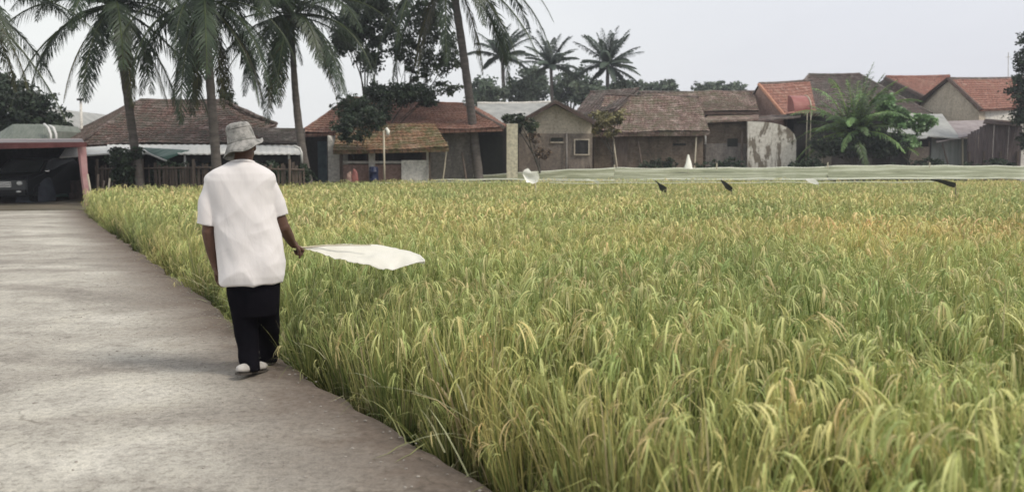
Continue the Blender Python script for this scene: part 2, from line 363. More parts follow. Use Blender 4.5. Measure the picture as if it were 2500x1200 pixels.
# ------------------------------------------------------------------ RICE
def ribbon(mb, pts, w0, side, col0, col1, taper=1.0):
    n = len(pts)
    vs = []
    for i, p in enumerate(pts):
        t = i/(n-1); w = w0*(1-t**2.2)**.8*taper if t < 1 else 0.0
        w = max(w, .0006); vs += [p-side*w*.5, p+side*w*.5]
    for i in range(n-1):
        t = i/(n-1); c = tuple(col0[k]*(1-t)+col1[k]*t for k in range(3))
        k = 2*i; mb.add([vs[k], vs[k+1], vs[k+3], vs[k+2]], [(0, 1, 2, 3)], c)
def rice_clump(seed, hi=True, H=.95, edge=False):
    r = random.Random(seed); mb = MB()
    nl = (60 if edge else 50) if hi else 25; seg = 7 if hi else 4; wm = 1.0 if hi else 1.7
    for i in range(nl):
        a = r.uniform(0, 6.283); d = Vector((math.cos(a), math.sin(a), 0)); b = d*r.uniform(.0, .07)
        L = r.uniform(.55, 1.09)*H; tilt = r.uniform(.01, .17); q = r.random()
        bend = r.uniform(.05, .5) if q < .74 else (r.uniform(.5, 1.2) if q < .93 else r.uniform(1.4, 2.4))
        p = b.copy(); pts = [p.copy()]
        for k in range(seg):
            t = (k+1)/seg; ang = tilt+bend*t**2.6
            p = p+(d*math.sin(ang)+Vector((0, 0, 1))*math.cos(ang))*(L/seg); pts.append(p.copy())
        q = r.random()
        if q < .34: c0, c1 = (.04, .06, .025), (.24, .29, .10)  # brownish-green leaf bases, darkened further so the gaps look shaded
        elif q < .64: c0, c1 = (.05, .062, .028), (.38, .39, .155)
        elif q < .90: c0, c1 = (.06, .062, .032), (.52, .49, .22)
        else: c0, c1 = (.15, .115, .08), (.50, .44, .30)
        a2 = a+math.pi/2+r.uniform(-.9, .9); side = Vector((math.cos(a2), math.sin(a2), 0))
        ribbon(mb, pts, r.uniform(.0085, .0155)*wm, side, c0, c1)
    for i in range((7 if edge else 15) if hi else 9):
        a = r.uniform(0, 6.283); d = Vector((math.cos(a), math.sin(a), 0)); p = d*r.uniform(0, .07)
        L = r.uniform(.72, 1.0)*H; tilt = r.uniform(.02, .2); pts = [p.copy()]
        for k in range(3):
            p = p+(d*math.sin(tilt)+Vector((0, 0, 1))*math.cos(tilt))*(L/3); pts.append(p.copy())
        ribbon(mb, pts, .008*wm, Vector((-d.y, d.x, 0)), (.09, .11, .05), (.30, .32, .14), 1)
        PL = r.uniform(.09, .15); ang = tilt+.15; m = 6; gold = r.random(); sp = [p.copy()]
        gc = (.55, .53, .27) if gold > .5 else ((.42, .46, .21) if gold > .12 else (.55, .46, .27))
        for k in range(m):
            ang = min(2.95, ang+r.uniform(.25, .6)); p = p+(d*math.sin(ang)+Vector((0, 0, 1))*math.cos(ang))*(PL/m); sp.append(p.copy())
        # heavy ear: overlapping grain-laden strands drooping together
        for g in range(5 if hi else 2):
            k0 = r.randrange(0, 3); of = Vector((r.uniform(-1, 1), r.uniform(-1, 1), r.uniform(-1, .4)))*.007
            ss = [sp[k0]]+[sp[k]+of*(k-k0)+Vector((0, 0, -.0022*(k-k0)**2)) for k in range(k0+1, m+1)]
            f_ = r.uniform(.78, 1.2); c = tuple(x*f_ for x in gc); n_ = len(ss); vs = []
            a2 = r.uniform(0, 3.14); sd = Vector((math.cos(a2), math.sin(a2), r.uniform(-.3, .3)))
            for k, q in enumerate(ss):
                w = (.0043 if hi else .0098)*math.sin(math.pi*(k+.35)/(n_-.2))**.6; 
                if hi and k % 2: w *= .62
                vs += [q-sd*w, q+sd*w]
            mb.add(vs, [(2*k, 2*k+1, 2*k+3, 2*k+2) for k in range(n_-1)], c)
    if edge:  # dead, bent straw low on the outer plants
        for i in range(26):
            a = r.uniform(0, 6.283); d = Vector((math.cos(a), math.sin(a), 0)); p = d*.03; pts = [p.copy()]; ang = r.uniform(.2, .7); L = r.uniform(.3, .62)
            for k in range(5):
                ang += r.uniform(.05, .55); p = p+(d*math.sin(ang)+Vector((0, 0, 1))*math.cos(ang))*(L/5)
                pts.append(Vector((p.x, p.y, max(p.z, .01))))
            c = r.choice([(.32, .27, .2), (.20, .15, .105), (.42, .38, .27), (.11, .13, .06)])
            ribbon(mb, pts, r.uniform(.006, .011), Vector((-d.y, d.x, 0)), c, tuple(x*1.3 for x in c))
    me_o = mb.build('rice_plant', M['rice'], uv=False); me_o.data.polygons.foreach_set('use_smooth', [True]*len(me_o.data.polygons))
    for c in list(me_o.users_collection): c.objects.unlink(me_o)
    return me_o
clumpcol = bpy.data.collections.new('rice_plants')
NE, NH, NL = 5, 9, 7
names = []
for i in range(NE): o = rice_clump(50+i, True, .93, True); o.name = 'a_edge_%02d' % i; clumpcol.objects.link(o)
for i in range(NH): o = rice_clump(100+i); o.name = 'b_high_%02d' % i; clumpcol.objects.link(o)
for i in range(NL): o = rice_clump(200+i, False); o.name = 'c_low_%02d' % i; clumpcol.objects.link(o)
# field outline test
import bisect
ey = [p.y for p in edge_d]; ex = [p.x for p in edge_d]
def edge_x(y):
    if y <= ey[0]: return ex[0]
    if y >= ey[-1]: return ex[-1]
    i = bisect.bisect(ey, y)-1; t = (y-ey[i])/(ey[i+1]-ey[i]+1e-9); return ex[i]+t*(ex[i+1]-ex[i])
fl = P(230, 400, 28.0); fr_ = P(1000, 400, 39.0)
def far_y(x):
    if x < fr_.x: return fl.y+(x-fl.x)/(fr_.x-fl.x)*(fr_.y-fl.y)
    return 39.0+.3*math.sin(x*.4)
pts = []; rots = []; scl = []; idx = []; tint = []
def addp(x, y, s, ix, lean=.08):
    pts.append((x, y, -.36)); rots.append((rnd.uniform(-lean, lean), rnd.uniform(-lean, lean), rnd.uniform(0, 6.28)))
    hn = noise.noise(Vector((x*.5, y*.5, 0)))*.07+noise.noise(Vector((x*1.6, y*1.6, 8)))*.09+noise.noise(Vector((x*.12, y*.12, 3)))*.05
    scl.append(min(s*(1+hn)*rnd.uniform(.9, 1.08), .98 if (-2.1 < x < .2 and 5.2 < y < 7) else 9)); idx.append(ix)
    t = .46+noise.noise(Vector((x*.22, y*.22, 7)))*.5+noise.noise(Vector((x*.9, y*.9, 17)))*.3+rnd.uniform(-.28, .28)
    tint.append(min(1, max(0, t)))
y = .6
while y < 39.6:
    near = y < 10; stp = .20 if y < 10 else (.225 if y < 20 else .26)
    x0 = edge_x(y); xr = .62*y+3.2
    if y > fl.y: x0 = fl.x+(y-fl.y)/(fr_.y-fl.y)*(fr_.x-fl.x)
    x = x0+.24+rnd.uniform(0, .12)
    first = True
    while x < xr:
        jx = x+rnd.uniform(-.09, .09); jy = y+rnd.uniform(-.1, .1)
        if jy < far_y(jx) and abs(x) < .62*y+3.2:
            dist = math.hypot(jx, jy); isedge = (x-x0) < .75 and y < 24
            if dist > .9:
                if isedge: addp(jx, jy, rnd.uniform(.8, 1.08), rnd.randrange(NE), .15)
                elif dist < 12: addp(jx, jy, 1.0+.06*rnd.random(), NE+rnd.randrange(NH))
                else: addp(jx, jy, 1.0, NE+NH+rnd.randrange(NL))
        x += stp
    y += stp
# plants leaning out over the bank
for i, p in enumerate(edge_d):
    if rnd.random() < .45 and p.y < 25:
        addp(p.x+rnd.uniform(.12, .26), p.y, rnd.uniform(.45, .85), rnd.randrange(NE), .34)
print('rice clumps', len(pts))
me = bpy.data.meshes.new('rice_field'); me.from_pydata(pts, [], [])
for n_, t_, d_ in (('rot', 'FLOAT_VECTOR', np.array(rots, dtype=np.float32).ravel()), ('scl', 'FLOAT', scl), ('idx', 'INT', idx), ('tint', 'FLOAT', tint)):
    at = me.attributes.new(n_, t_, 'POINT'); at.data.foreach_set('vector' if t_ == 'FLOAT_VECTOR' else 'value', d_)
me.materials.append(M['rice'])
rf = bpy.data.objects.new('rice_field', me); COL.objects.link(rf); kind(rf, 'stuff')
rf['label'] = 'dense ripening rice crop filling the paddy beside the path'; rf['category'] = 'rice crop'
ng = bpy.data.node_groups.new('rice_scatter', 'GeometryNodeTree')
ng.interface.new_socket('Geometry', in_out='INPUT', socket_type='NodeSocketGeometry'); ng.interface.new_socket('Geometry', in_out='OUTPUT', socket_type='NodeSocketGeometry')
gi = ng.nodes.new('NodeGroupInput'); go = ng.nodes.new('NodeGroupOutput'); ip = ng.nodes.new('GeometryNodeInstanceOnPoints')
ci = ng.nodes.new('GeometryNodeCollectionInfo'); ci.inputs['Collection'].default_value = clumpcol; ci.inputs['Separate Children'].default_value = True; ci.inputs['Reset Children'].default_value = True
def na(name, t):
    n = ng.nodes.new('GeometryNodeInputNamedAttribute'); n.data_type = t; n.inputs['Name'].default_value = name; return n.outputs['Attribute']
l = ng.links
l.new(gi.outputs[0], ip.inputs['Points']); l.new(ci.outputs[0], ip.inputs['Instance']); ip.inputs['Pick Instance'].default_value = True
l.new(na('idx', 'INT'), ip.inputs['Instance Index'])
e2r = ng.nodes.new('FunctionNodeEulerToRotation'); l.new(na('rot', 'FLOAT_VECTOR'), e2r.inputs[0]); l.new(e2r.outputs[0], ip.inputs['Rotation'])
l.new(na('scl', 'FLOAT'), ip.inputs['Scale']); l.new(ip.outputs[0], go.inputs[0])
rf.modifiers.new('scatter', 'NODES').node_group = ng

# dead straw and weeds strewn on the bank
sm = MB()
for i in range(1700):
    p = edge_d[rnd.randrange(len(edge_d))]
    if p.y > 14: continue
    b = Vector((p.x+rnd.uniform(-.12, .25), p.y, -.05 if False else rnd.uniform(-.34, -.02)))
    a = rnd.uniform(0, 6.28); d = Vector((math.cos(a), math.sin(a), rnd.uniform(-.1, .7))).normalized(); L = rnd.uniform(.08, .42); c = rnd.choice([(.34, .29, .2), (.2, .16, .11), (.42, .38, .26), (.12, .15, .06)])
    q = [b]; 
    for k in range(4): d = (d+Vector((rnd.uniform(-.3, .3), rnd.uniform(-.3, .3), -.22))).normalized(); q.append(q[-1]+d*L/4)
    ribbon(sm, q, .007, d.cross(Vector((0, 0, 1))).normalized(), c, c)
for i in range(150):
    p = edge_d[rnd.randrange(len(edge_d))]
    if p.y > 11: continue
    q = [Vector((p.x+rnd.uniform(-.02, .2), p.y+rnd.uniform(-.1, .1), rnd.uniform(-.1, .2)))]; d = Vector((rnd.uniform(-1, .1), rnd.uniform(-1, 1), rnd.uniform(-.1, .9))).normalized(); L = rnd.uniform(.25, .6); c = rnd.choice([(.50, .45, .34), (.40, .34, .25), (.30, .27, .14)])
    for k in range(5):
        d = (d+Vector((rnd.uniform(-.15, .15), rnd.uniform(-.15, .15), -.16))).normalized(); e = q[-1]+d*L/5; q.append(Vector((e.x, e.y, max(e.z, .006) if e.x < p.x else e.z)))
    ribbon(sm, q, rnd.uniform(.006, .010), Vector((0, 0, 1)).cross(d).normalized(), c, c)
so = sm.build('dead_straw', M['rice'], uv=False); kind(so, 'stuff'); so['label'] = 'dead straw and stalks strewn on the muddy bank'; so['category'] = 'straw'
# pebbles and crumbs on the path
pb = MB()
for i in range(700):
    u = rnd.random(); p = edge_d[int(rnd.random()**1.2*len(edge_d)*.6)]
    off = rnd.expovariate(1.4); 
    q = Vector((p.x-off, p.y-off*.25, .002)); s = rnd.uniform(.003, .009)
    if q.y < 1.2: continue
    pb.ell(q, (s*rnd.uniform(.8, 1.5), s, s*.6), 6, 4)
go_ = pb.build('gravel', plain('pebble', (.2, .18, .16), (.42, .39, .35), 20, .9), uv=False); kind(go_, 'stuff'); go_['label'] = 'small stones and crumbs scattered on the path'; go_['category'] = 'gravel'


# ------------------------------------------------------------------ vegetation
def bez(a, b, c, n=10):
    return [a*(1-t)**2+b*2*t*(1-t)+c*t*t for t in [i/n for i in range(n+1)]]
def frond(mb, c, az, el, L, droop, nl=34, lw=.05, ll=.72, r=rnd, cg=(1, 1, 1), hang=.6, wind=(0, 0, 0)):
    d = Vector((math.cos(az)*math.cos(el), math.sin(az)*math.cos(el), math.sin(el))); n = 12; p = Vector(c); pts = [p.copy()]; W = Vector(wind)
    for k in range(n):
        t = (k+1)/n; d = (d+Vector((0, 0, -1))*droop*(.4+t)/n*2+W/n).normalized(); p = p+d*L/n; pts.append(p.copy())
    mb.tube(pts, [.035*L/4*(1-i/(n+1)*.85) for i in range(n+1)], 4, (1.5*cg[0], 1.35*cg[1], .8*cg[2]))
    for i in range(nl):
        t = .1+.9*i/(nl-1); q = t*n; k = min(int(q), n-1); f = q-k; b = pts[k].lerp(pts[k+1], f); ax = (pts[k+1]-pts[k]).normalized()
        sd = ax.cross(Vector((0, 0, 1)))
        if sd.length < .05: sd = Vector((1, 0, 0))
        sd.normalize()
        le = ll*min(L/4, 1.15)*math.sin(math.pi*min(1, .12+t*.86))**.6*r.uniform(.75, 1.1)
        for s in (-1, 1):
            if r.random() < .04: continue
            dr = (sd*s*r.uniform(.7, 1)+ax*r.uniform(.45, .9)+Vector((0, 0, -1))*r.uniform(hang*.3, hang*1.5)+W*.5).normalized()
            m1 = b+dr*le*.5; dr2 = (dr+Vector((0, 0, -1))*r.uniform(.2, .9)*hang*1.4+W*.5).normalized(); e = m1+dr2*le*.5
            w = dr.cross(Vector((0, 0, 1)).lerp(ax, .5)).normalized()*lw*.5*L/4
            v = r.uniform(.6, 1.35); co = (cg[0]*v, cg[1]*v, cg[2]*v)
            if L > 3.5 and lw < .1 and t > .8: w = w*.7
            mb.add([b-w*.6, b+w*.6, m1+w, m1-w, e], [(0, 1, 2, 3), (3, 2, 4)], co)
def palm(label, bp, cp, D, r0, r1, nf, L, seed, mat='palm', bow=(0, 0), droop=.7, group='coconut palms', dead=3, wind=(0, 0, 0), elmax=1.35, elmin=-.7, lw=.036, cat='palm tree', name='coconut_palm', Dc=None, nl=72, gz=-.05):
    r = random.Random(seed)
    c = P(cp[0], cp[1], Dc or D); bx = P(bp[0], bp[1], D); b = Vector((bx.x, D, gz))
    t = thing(name, label, cat, (b.x, b.y, 0), 0, group)
    mid = (b+c)/2+Vector((bow[0], 0, bow[1])); pts = bez(b, mid, c, 26)
    mb = MB(); rr = []
    for i in range(27):
        u = i/26; rr.append((r0*(1-u)+r1*u+(.35*r0*math.exp(-u*16)))*(1+.05*math.sin(i*2.6)))
    mb.tube(pts, rr, 10); mb.build('trunk', M['bark'], t, True)
    cm = MB(); 
    for i in range(nf):
        az = i*2.39996+r.uniform(-.25, .25); el = elmin+(elmax-elmin)*((i+.5)/nf)**.8+r.uniform(-.12, .12)
        v = r.uniform(.75, 1.25)
        frond(cm, c+Vector((0, 0, r.uniform(-.1, .15))), az, el, L*r.uniform(.85, 1.1), droop*r.uniform(.75, 1.3), nl, lw, r=r, cg=(v, v*1.02, v*.95), wind=wind)
    for i in range(dead):
        frond(cm, c, r.uniform(0, 6.28), -.7+r.uniform(-.3, .2), L*.8, .9, nl-8, lw, r=r, cg=(2.2, 1.5, 1.15), hang=1)
    cm.build('crown', M[mat], t, uv=False)
    if mat == 'palm':
        for k in range(6):
            a = k*1.05; q = MB(); q.ell(c+Vector((math.cos(a)*.2, math.sin(a)*.2, -.22-.08*(k % 2))), (.1, .1, .13), 10, 8); q.build('coconut', M['coco'], t, True)
    return t
M['coco'] = plain('coconut_husk', (.06, .08, .03), (.12, .12, .05), 6, .6)
def leafcloud(mb, lobes, n, size, r, aspect=.55, droop=.3, shade=(.45, 1.5)):
    tot = sum(l[1][0]*l[1][1]*l[1][2] for l in lobes)
    for (c, rad) in lobes:
        k = int(n*rad[0]*rad[1]*rad[2]/tot); c = Vector(c); ncl = max(4, k//22)
        for j in range(ncl):
            while True:
                u = Vector((r.uniform(-1, 1), r.uniform(-1, 1), r.uniform(-1, 1)))
                if .25 < u.length < 1: break
            u = u*(.75+.35*r.random()); cc = c+Vector((u.x*rad[0], u.y*rad[1], u.z*rad[2])); v0 = r.uniform(*shade); cr = min(rad)*r.uniform(.16, .3)
            for i in range(22):
                g = Vector((r.gauss(0, 1), r.gauss(0, 1), r.gauss(0, .8)))*cr*.6; q = cc+g
                d = Vector((r.uniform(-1, 1), r.uniform(-1, 1), r.uniform(-1, .5)-droop)).normalized(); w = d.cross(Vector((r.uniform(-1, 1), r.uniform(-1, 1), r.uniform(-1, 1)))).normalized()
                s = size*r.uniform(.6, 1.3); v = v0*r.uniform(.75, 1.3)
                mb.add([q, q+d*s*.5+w*s*aspect*.5, q+d*s, q+d*s*.5-w*s*aspect*.5], [(0, 1, 2, 3)], (v, v, v*.95))
def tree(name, label, cat, base, lobes, n, size, seed, mat='treedark', tr=.12, group=None, bark='barkdark', forks=None, aspect=.55, shade=(.45, 1.5)):
    """base: world; lobes: [(px,py,D,(rx,ry,rz))]"""
    r = random.Random(seed); b = Vector(base); t = thing(name, label, cat, (b.x, b.y, 0), 0, group)
    lb = [(P(a[0], a[1], a[2]), a[3]) for a in lobes]
    cen = sum((l[0] for l in lb), Vector())/len(lb)
    fork = b.lerp(cen, .45); fork.z = b.z+(min(l[0].z for l in lb)-b.z)*.6
    if tr:
        mb = MB(); mb.tube(bez(b, b.lerp(fork, .5)+Vector((r.uniform(-.15, .15), 0, 0)), fork, 8), [tr*(1.3-.55*i/8) for i in range(9)], 9)
        for l in lb:
            m_ = fork.lerp(l[0], .5)+Vector((r.uniform(-.2, .2), r.uniform(-.2, .2), .1)); mb.tube(bez(fork-Vector((0, 0, .05)), m_+Vector((r.uniform(-.4, .4), 0, r.uniform(-.2, .3))), l[0], 8), [tr*.65*(1-.75*i/8) for i in range(9)], 7)
            for k in range(5):
                st = m_.lerp(l[0], r.random()); en = l[0]+Vector((r.uniform(-1, 1)*l[1][0], r.uniform(-1, 1)*l[1][1], r.uniform(-.6, 1)*l[1][2]))*.8
                mb.tube(bez(st, st.lerp(en, .5)+Vector((0, 0, .15)), en, 5), [tr*.24*(1-.8*i/5) for i in range(6)], 5)
        mb.build('trunk', M[bark], t, True)
    cm = MB(); leafcloud(cm, lb, n, size, r, aspect, shade=shade); cm.build('crown', M[mat], t, uv=False)
    return t
def gb(px, D): return Vector((X(px, D), D, -.05))

palm('tall leaning palm in front of the tiled house, beside the red carport', (346, 465), (280, 22), 30.5, .15, .13, 32, 4.6, 11, bow=(.0, .3), droop=.95)
palm('palm with brownish trunk rising directly behind the man in the hat', (536, 465), (500, 8), 29.5, .17, .13, 34, 4.4, 12, bow=(-.05, .2), droop=1.2, dead=5)
palm('slender palm with curved trunk between the two tiled houses', (760, 465), (713, 40), 34, .2, .09, 36, 4.6, 13, bow=(-.35, -.3), droop=.95, dead=3)
palm('tallest palm, its crown cut off by the top of the photo, before the dark doorway', (1172, 450), (1098, -75), 41.3, .21, .17, 34, 6.2, 14, bow=(.15, .4), droop=.9, wind=(.12, 0, 0))
palm('palm at the far left edge with only its hanging fronds in view', (-190, 500), (-85, -20), 27, .17, .14, 26, 4.2, 15, droop=.6)
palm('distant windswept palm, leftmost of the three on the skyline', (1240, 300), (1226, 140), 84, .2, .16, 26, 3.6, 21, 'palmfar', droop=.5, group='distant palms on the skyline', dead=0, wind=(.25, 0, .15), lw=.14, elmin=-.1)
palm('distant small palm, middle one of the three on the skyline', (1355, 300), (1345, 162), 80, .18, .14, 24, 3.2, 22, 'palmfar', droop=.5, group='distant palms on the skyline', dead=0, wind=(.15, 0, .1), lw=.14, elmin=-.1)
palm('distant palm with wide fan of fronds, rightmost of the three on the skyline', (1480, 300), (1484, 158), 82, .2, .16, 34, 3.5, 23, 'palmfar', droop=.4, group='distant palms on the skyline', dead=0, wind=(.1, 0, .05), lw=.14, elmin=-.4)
# middle broadleaf trees
tree('broadleaf_tree', 'dark leafy tree between the slender palm and the sparse tree', 'tree', gb(897, 43), [(868, 62, 43, (1.1, 1.1, .9)), (905, 140, 43, (.7, .8, .8)), (835, 100, 42.5, (.8, .8, .7)), (900, 5, 43, (1.3, 1.1, .7)), (925, 80, 43, (.7, .8, .6))], 8200, .19, 31, 'treedark', .075, shade=(.4, 1.3))
tree('broadleaf_tree', 'sparse tree with twisting branches left of the tallest palm', 'tree', gb(940, 44), [(985, 110, 44, (1.0, .9, .8)), (1050, 60, 44, (1.0, .9, .9)), (1060, 160, 44, (.9, .8, .8)), (960, 40, 44, (.9, .8, .8)), (1100, 120, 44, (.7, .8, 1.1)), (1010, 20, 44, (1.0, .7, .6)), (1085, 215, 44, (.9, .7, .5)), (1010, 175, 44, (.6, .7, .5))], 7200, .17, 32, 'treemid', .06)
tree('leafy_shrub', 'dense dark shrub overhanging the orange tiled roof', 'shrub', gb(880, 41.8), [(950, 230, 42, (1.2, .8, .65)), (1010, 222, 42, (1.1, .8, .5)), (1045, 240, 42, (.7, .7, .35)), (925, 275, 41, (.6, .6, .5))], 6500, .15, 33, 'treedark', .07)
tree('leafy_shrub', 'scraggy bush in front of the left end of the orange roof', 'shrub', gb(862, 40.4), [(860, 262, 40.4, (.85, .6, .7)), (845, 305, 38.1, (.75, .5, .45)), (905, 290, 38.1, (.75, .5, .5)), (870, 330, 38.0, (.8, .4, .35))], 5200, .14, 34, 'treedark', .05)
# left dark tree & others
tree('broadleaf_tree', 'large dark tree behind the red carport at the left', 'tree', gb(50, 42), [(30, 250, 42, (1.7, 1.4, 1.2)), (95, 265, 41.5, (1.0, 1.1, .95)), (135, 300, 41.5, (.75, 1, .55)), (-20, 220, 42, (1.3, 1.4, 1.0)), (20, 300, 42, (2.0, 1.4, .9)), (80, 225, 41.5, (.6, .6, .35))], 9000, .22, 35, 'treedark', .22, shade=(.4, 1.1))
tree('conical_tree', 'small dark tree poking up behind the left tiled roof', 'tree', gb(552, 41), [(549, 232, 41, (.36, .4, .5)), (556, 265, 41, (.5, .5, .5)), (546, 205, 41, (.22, .3, .3))], 2200, .14, 36, 'treedark', .08)
tree('garden_shrub', 'dark shrub growing at the foot of the leaning palm', 'shrub', gb(300, 30.2), [(290, 385, 30.3, (.45, .4, .4)), (330, 372, 30.3, (.35, .35, .25)), (300, 420, 30.3, (.5, .4, .4))], 2300, .12, 37, 'treedark', .04)
for k, (px_, py_, rx_, lab) in enumerate([(430, 430, .75, 'low dark bush left of the man, behind the slat fence'), (400, 425, .5, 'low bush under the slanted green tarpaulin'), (650, 425, .6, 'low bush right of the man, under the white awning'), (725, 432, .5, 'bush at the foot of the slender palm')]):
    tree('low_bush', lab, 'bush', gb(px_, 32), [(px_, py_, 32, (rx_, .45, .45)), (px_+18, py_-14, 32, (rx_*.6, .4, .3))], 1500, .11, 40+k, 'treedark', .03, group='bushes along the left fence')
tree('small_tree', 'young tree with yellowing leaves in front of the mossy roof', 'tree', gb(1512, 46.5), [(1470, 292, 47, (.85, .6, .5)), (1505, 285, 47, (.65, .6, .4)), (1450, 315, 47, (.45, .5, .35)), (1490, 320, 47, (.5, .5, .3))], 3000, .15, 45, 'yellowleaf', .06)
tree('small_tree', 'small tree with dark green tufts beside the cream pillar', 'tree', gb(1330, 42.5), [(1258, 290, 42.5, (.55, .45, .28)), (1295, 305, 42.5, (.38, .4, .32)), (1240, 285, 42.5, (.25, .3, .15))], 1500, .14, 46, 'treemid', .05)
tree('dry_bush', 'leafless brown brushwood leaning on the cream house wall', 'bush', gb(1325, 43.6), [(1300, 335, 43.6, (.45, .3, .25)), (1325, 372, 43.6, (.45, .3, .35))], 900, .13, 47, 'dry', .04)
# background woods: separate trees
far_specs = [
 (1180, 222, 80, (1.9, 2, 1.5), 'far tree just right of the tallest palm trunk'), (1285, 215, 84, (2.2, 2, 1.6), 'far tree under the windswept palm'),
 (1305, 190, 88, (1.3, 2, 1.3), 'far tree between the left and middle skyline palms'), (1395, 205, 86, (2.0, 2, 1.7), 'far tree under the middle skyline palm'), (1445, 218, 80, (1.8, 2, 1.3), 'far tree left of the wide skyline palm'),
 (1530, 218, 84, (2.0, 2, 1.1), 'far low tree right of the wide skyline palm'), (1600, 216, 100, (1.9, 2, .9), 'small distant tree above the mossy roof'), (1632, 212, 100, (.9, 1, .8), 'tiny distant tree, right neighbour of the one above the mossy roof')]
for k, (a, b_, D, rr, lab) in enumerate(far_specs):
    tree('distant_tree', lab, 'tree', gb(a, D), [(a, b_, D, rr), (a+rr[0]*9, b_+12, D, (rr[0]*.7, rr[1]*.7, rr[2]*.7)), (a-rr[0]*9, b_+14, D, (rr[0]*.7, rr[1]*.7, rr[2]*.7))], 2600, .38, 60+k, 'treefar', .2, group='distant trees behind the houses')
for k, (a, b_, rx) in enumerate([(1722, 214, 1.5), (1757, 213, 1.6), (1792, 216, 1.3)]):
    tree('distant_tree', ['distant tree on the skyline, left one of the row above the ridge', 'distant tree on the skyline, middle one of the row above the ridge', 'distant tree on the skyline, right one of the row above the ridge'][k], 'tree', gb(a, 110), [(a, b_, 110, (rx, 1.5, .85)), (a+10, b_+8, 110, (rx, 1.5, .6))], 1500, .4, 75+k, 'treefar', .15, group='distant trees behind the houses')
tree('broadleaf_tree', 'dark tree cut off by the right edge of the photo', 'tree', gb(2520, 50), [(2512, 215, 50, (1.15, 1, .9)), (2516, 280, 50, (1.0, 1, .8)), (2514, 150, 50, (.8, .9, .8)), (2522, 95, 50, (.65, .8, .8)), (2520, 340, 50, (.8, .8, .7)), (2492, 190, 50, (.4, .6, .35))], 8000, .19, 81, 'treedark', .2, shade=(.4, 1.2))
# bright young palm clump at the right
r = random.Random(5); c0 = P(2088, 312, 49); t = thing('young_palm', 'bright green young palm with arching fronds by the sheds', 'palm', (c0.x, 49, 0))
mb = MB(); mb.tube([(c0.x, 49, -.05), (c0.x+.1, 49, .6), tuple(c0)], [.16, .14, .1], 9); mb.build('trunk', M['bark'], t, True)
cm = MB()
for i in range(62):
    az = i*2.4+r.uniform(-.3, .3); el = -.15+1.6*((i+.5)/62)**.8; v = r.uniform(.5, 2.1)
    frond(cm, c0+Vector((r.uniform(-.3, .3), r.uniform(-.3, .3), r.uniform(-.5, .1))), az, el, r.uniform(2.6, 4.0), r.uniform(.3, .85), 30, .09, .62, r, cg=(v, v, v*.8), hang=.5, wind=(.08, 0, 0))
cm.build('crown', M['bright'], t, uv=False)
tree('garden_shrub', 'dark green shrub under the bright young palm', 'shrub', gb(2080, 48), [(2075, 355, 48, (1.3, .7, .6)), (2140, 360, 48, (1.0, .7, .6)), (2030, 365, 48, (.8, .6, .45)), (2110, 325, 48.5, (1.1, .6, .5)), (2180, 350, 48, (1.0, .6, .6)), (2000, 350, 48, (.6, .5, .6))], 8500, .14, 85, 'treedark', .06, shade=(.4, 1.1))
tree('garden_shrub', 'broad-leaved green shrub between the young palm and the grey shed roof', 'shrub', gb(2235, 48.5), [(2190, 285, 48.5, (.9, .5, .6)), (2250, 300, 48.5, (.7, .5, .5)), (2200, 345, 48.5, (.9, .5, .5)), (2160, 250, 48.8, (.6, .5, .5))], 4200, .24, 86, 'bright', .06, shade=(.9, 2.2))
for k, (a, D, rx, lab) in enumerate([(1600, 46, 1.2, 'low weeds under the slot in the long brick wall'), (1760, 46.5, 1.6, 'low weeds below the grey end of the long wall'), (1960, 46.5, 1.4, 'weeds in front of the dark shed doorway'), (2250, 46.5, 1.7, 'weeds at the foot of the low grey shed wall'), (2420, 47, 1.6, 'weeds at the foot of the dark plank fence')]):
    tree('weed_clump', lab, 'weeds', gb(a, D), [(a, 403, D, (rx, .4, .3)), (a+25, 396, D, (rx*.5, .4, .3))], 1500, .12, 90+k, 'treedark', .02, group='weeds at the foot of the walls')

# ------------------------------------------------------------------ houses
def tiled(mb, A, B, C, D_, pitch=.24, row=.3, amp=.03, sag=.06, th=.07, seed=0):
    A, B, C, D_ = map(Vector, (A, B, C, D_)); W = max((B-A).length, (C-D_).length); Hh = ((D_-A).length+(C-B).length)/2
    n = (B-A).cross(D_-A).normalized()
    if n.z < 0: n = -n
    nu = min(260, max(4, int(W/pitch)*4)); nr = max(3, int(Hh/row)); vs = []
    for j in range(nr*2):
        v = (j//2+(j % 2))/nr; lift = 0 if j % 2 == 0 else -.028   # stepped courses
        L_ = A.lerp(D_, v); R_ = B.lerp(C, v)
        for i in range(nu+1):
            u = i/nu; q = L_.lerp(R_, u)
            s = noise.noise(Vector((q.x*.35+seed, q.y*.35, v*2)))*sag-sag*.8*math.sin(math.pi*u)*math.sin(math.pi*v)+noise.noise(Vector((q.x*2.3, q.z*3+seed, 5)))*.02
            cor = amp*abs(math.sin(math.pi*(u*W/pitch)))
            e = 0
            if j == 0: q = q-(D_-A).normalized()*(.03+.05*noise.noise(Vector((q.x*3.1, seed, 1))))
            vs.append(q+n*(cor+lift+.03)+Vector((0, 0, s)))
    w = nu+1; fs = [(j*w+i, j*w+i+1, (j+1)*w+i+1, (j+1)*w+i) for j in range(nr*2-1) for i in range(nu)]
    mb.add(vs, fs)
    o = -n*th-Vector((0, 0, sag*.9)); a, b, c, d = A+o, B+o, C+o, D_+o
    mb.add([a, b, c, d, A, B, C, D_], [(3, 2, 1, 0), (0, 1, 5, 4), (1, 2, 6, 5), (3, 0, 4, 7), (2, 3, 7, 6)])
def roof(t, mat, A, B, C, D_, **k):
    mb = MB(); tiled(mb, A, B, C, D_, **k); return mb.build('roof', M[mat], t)
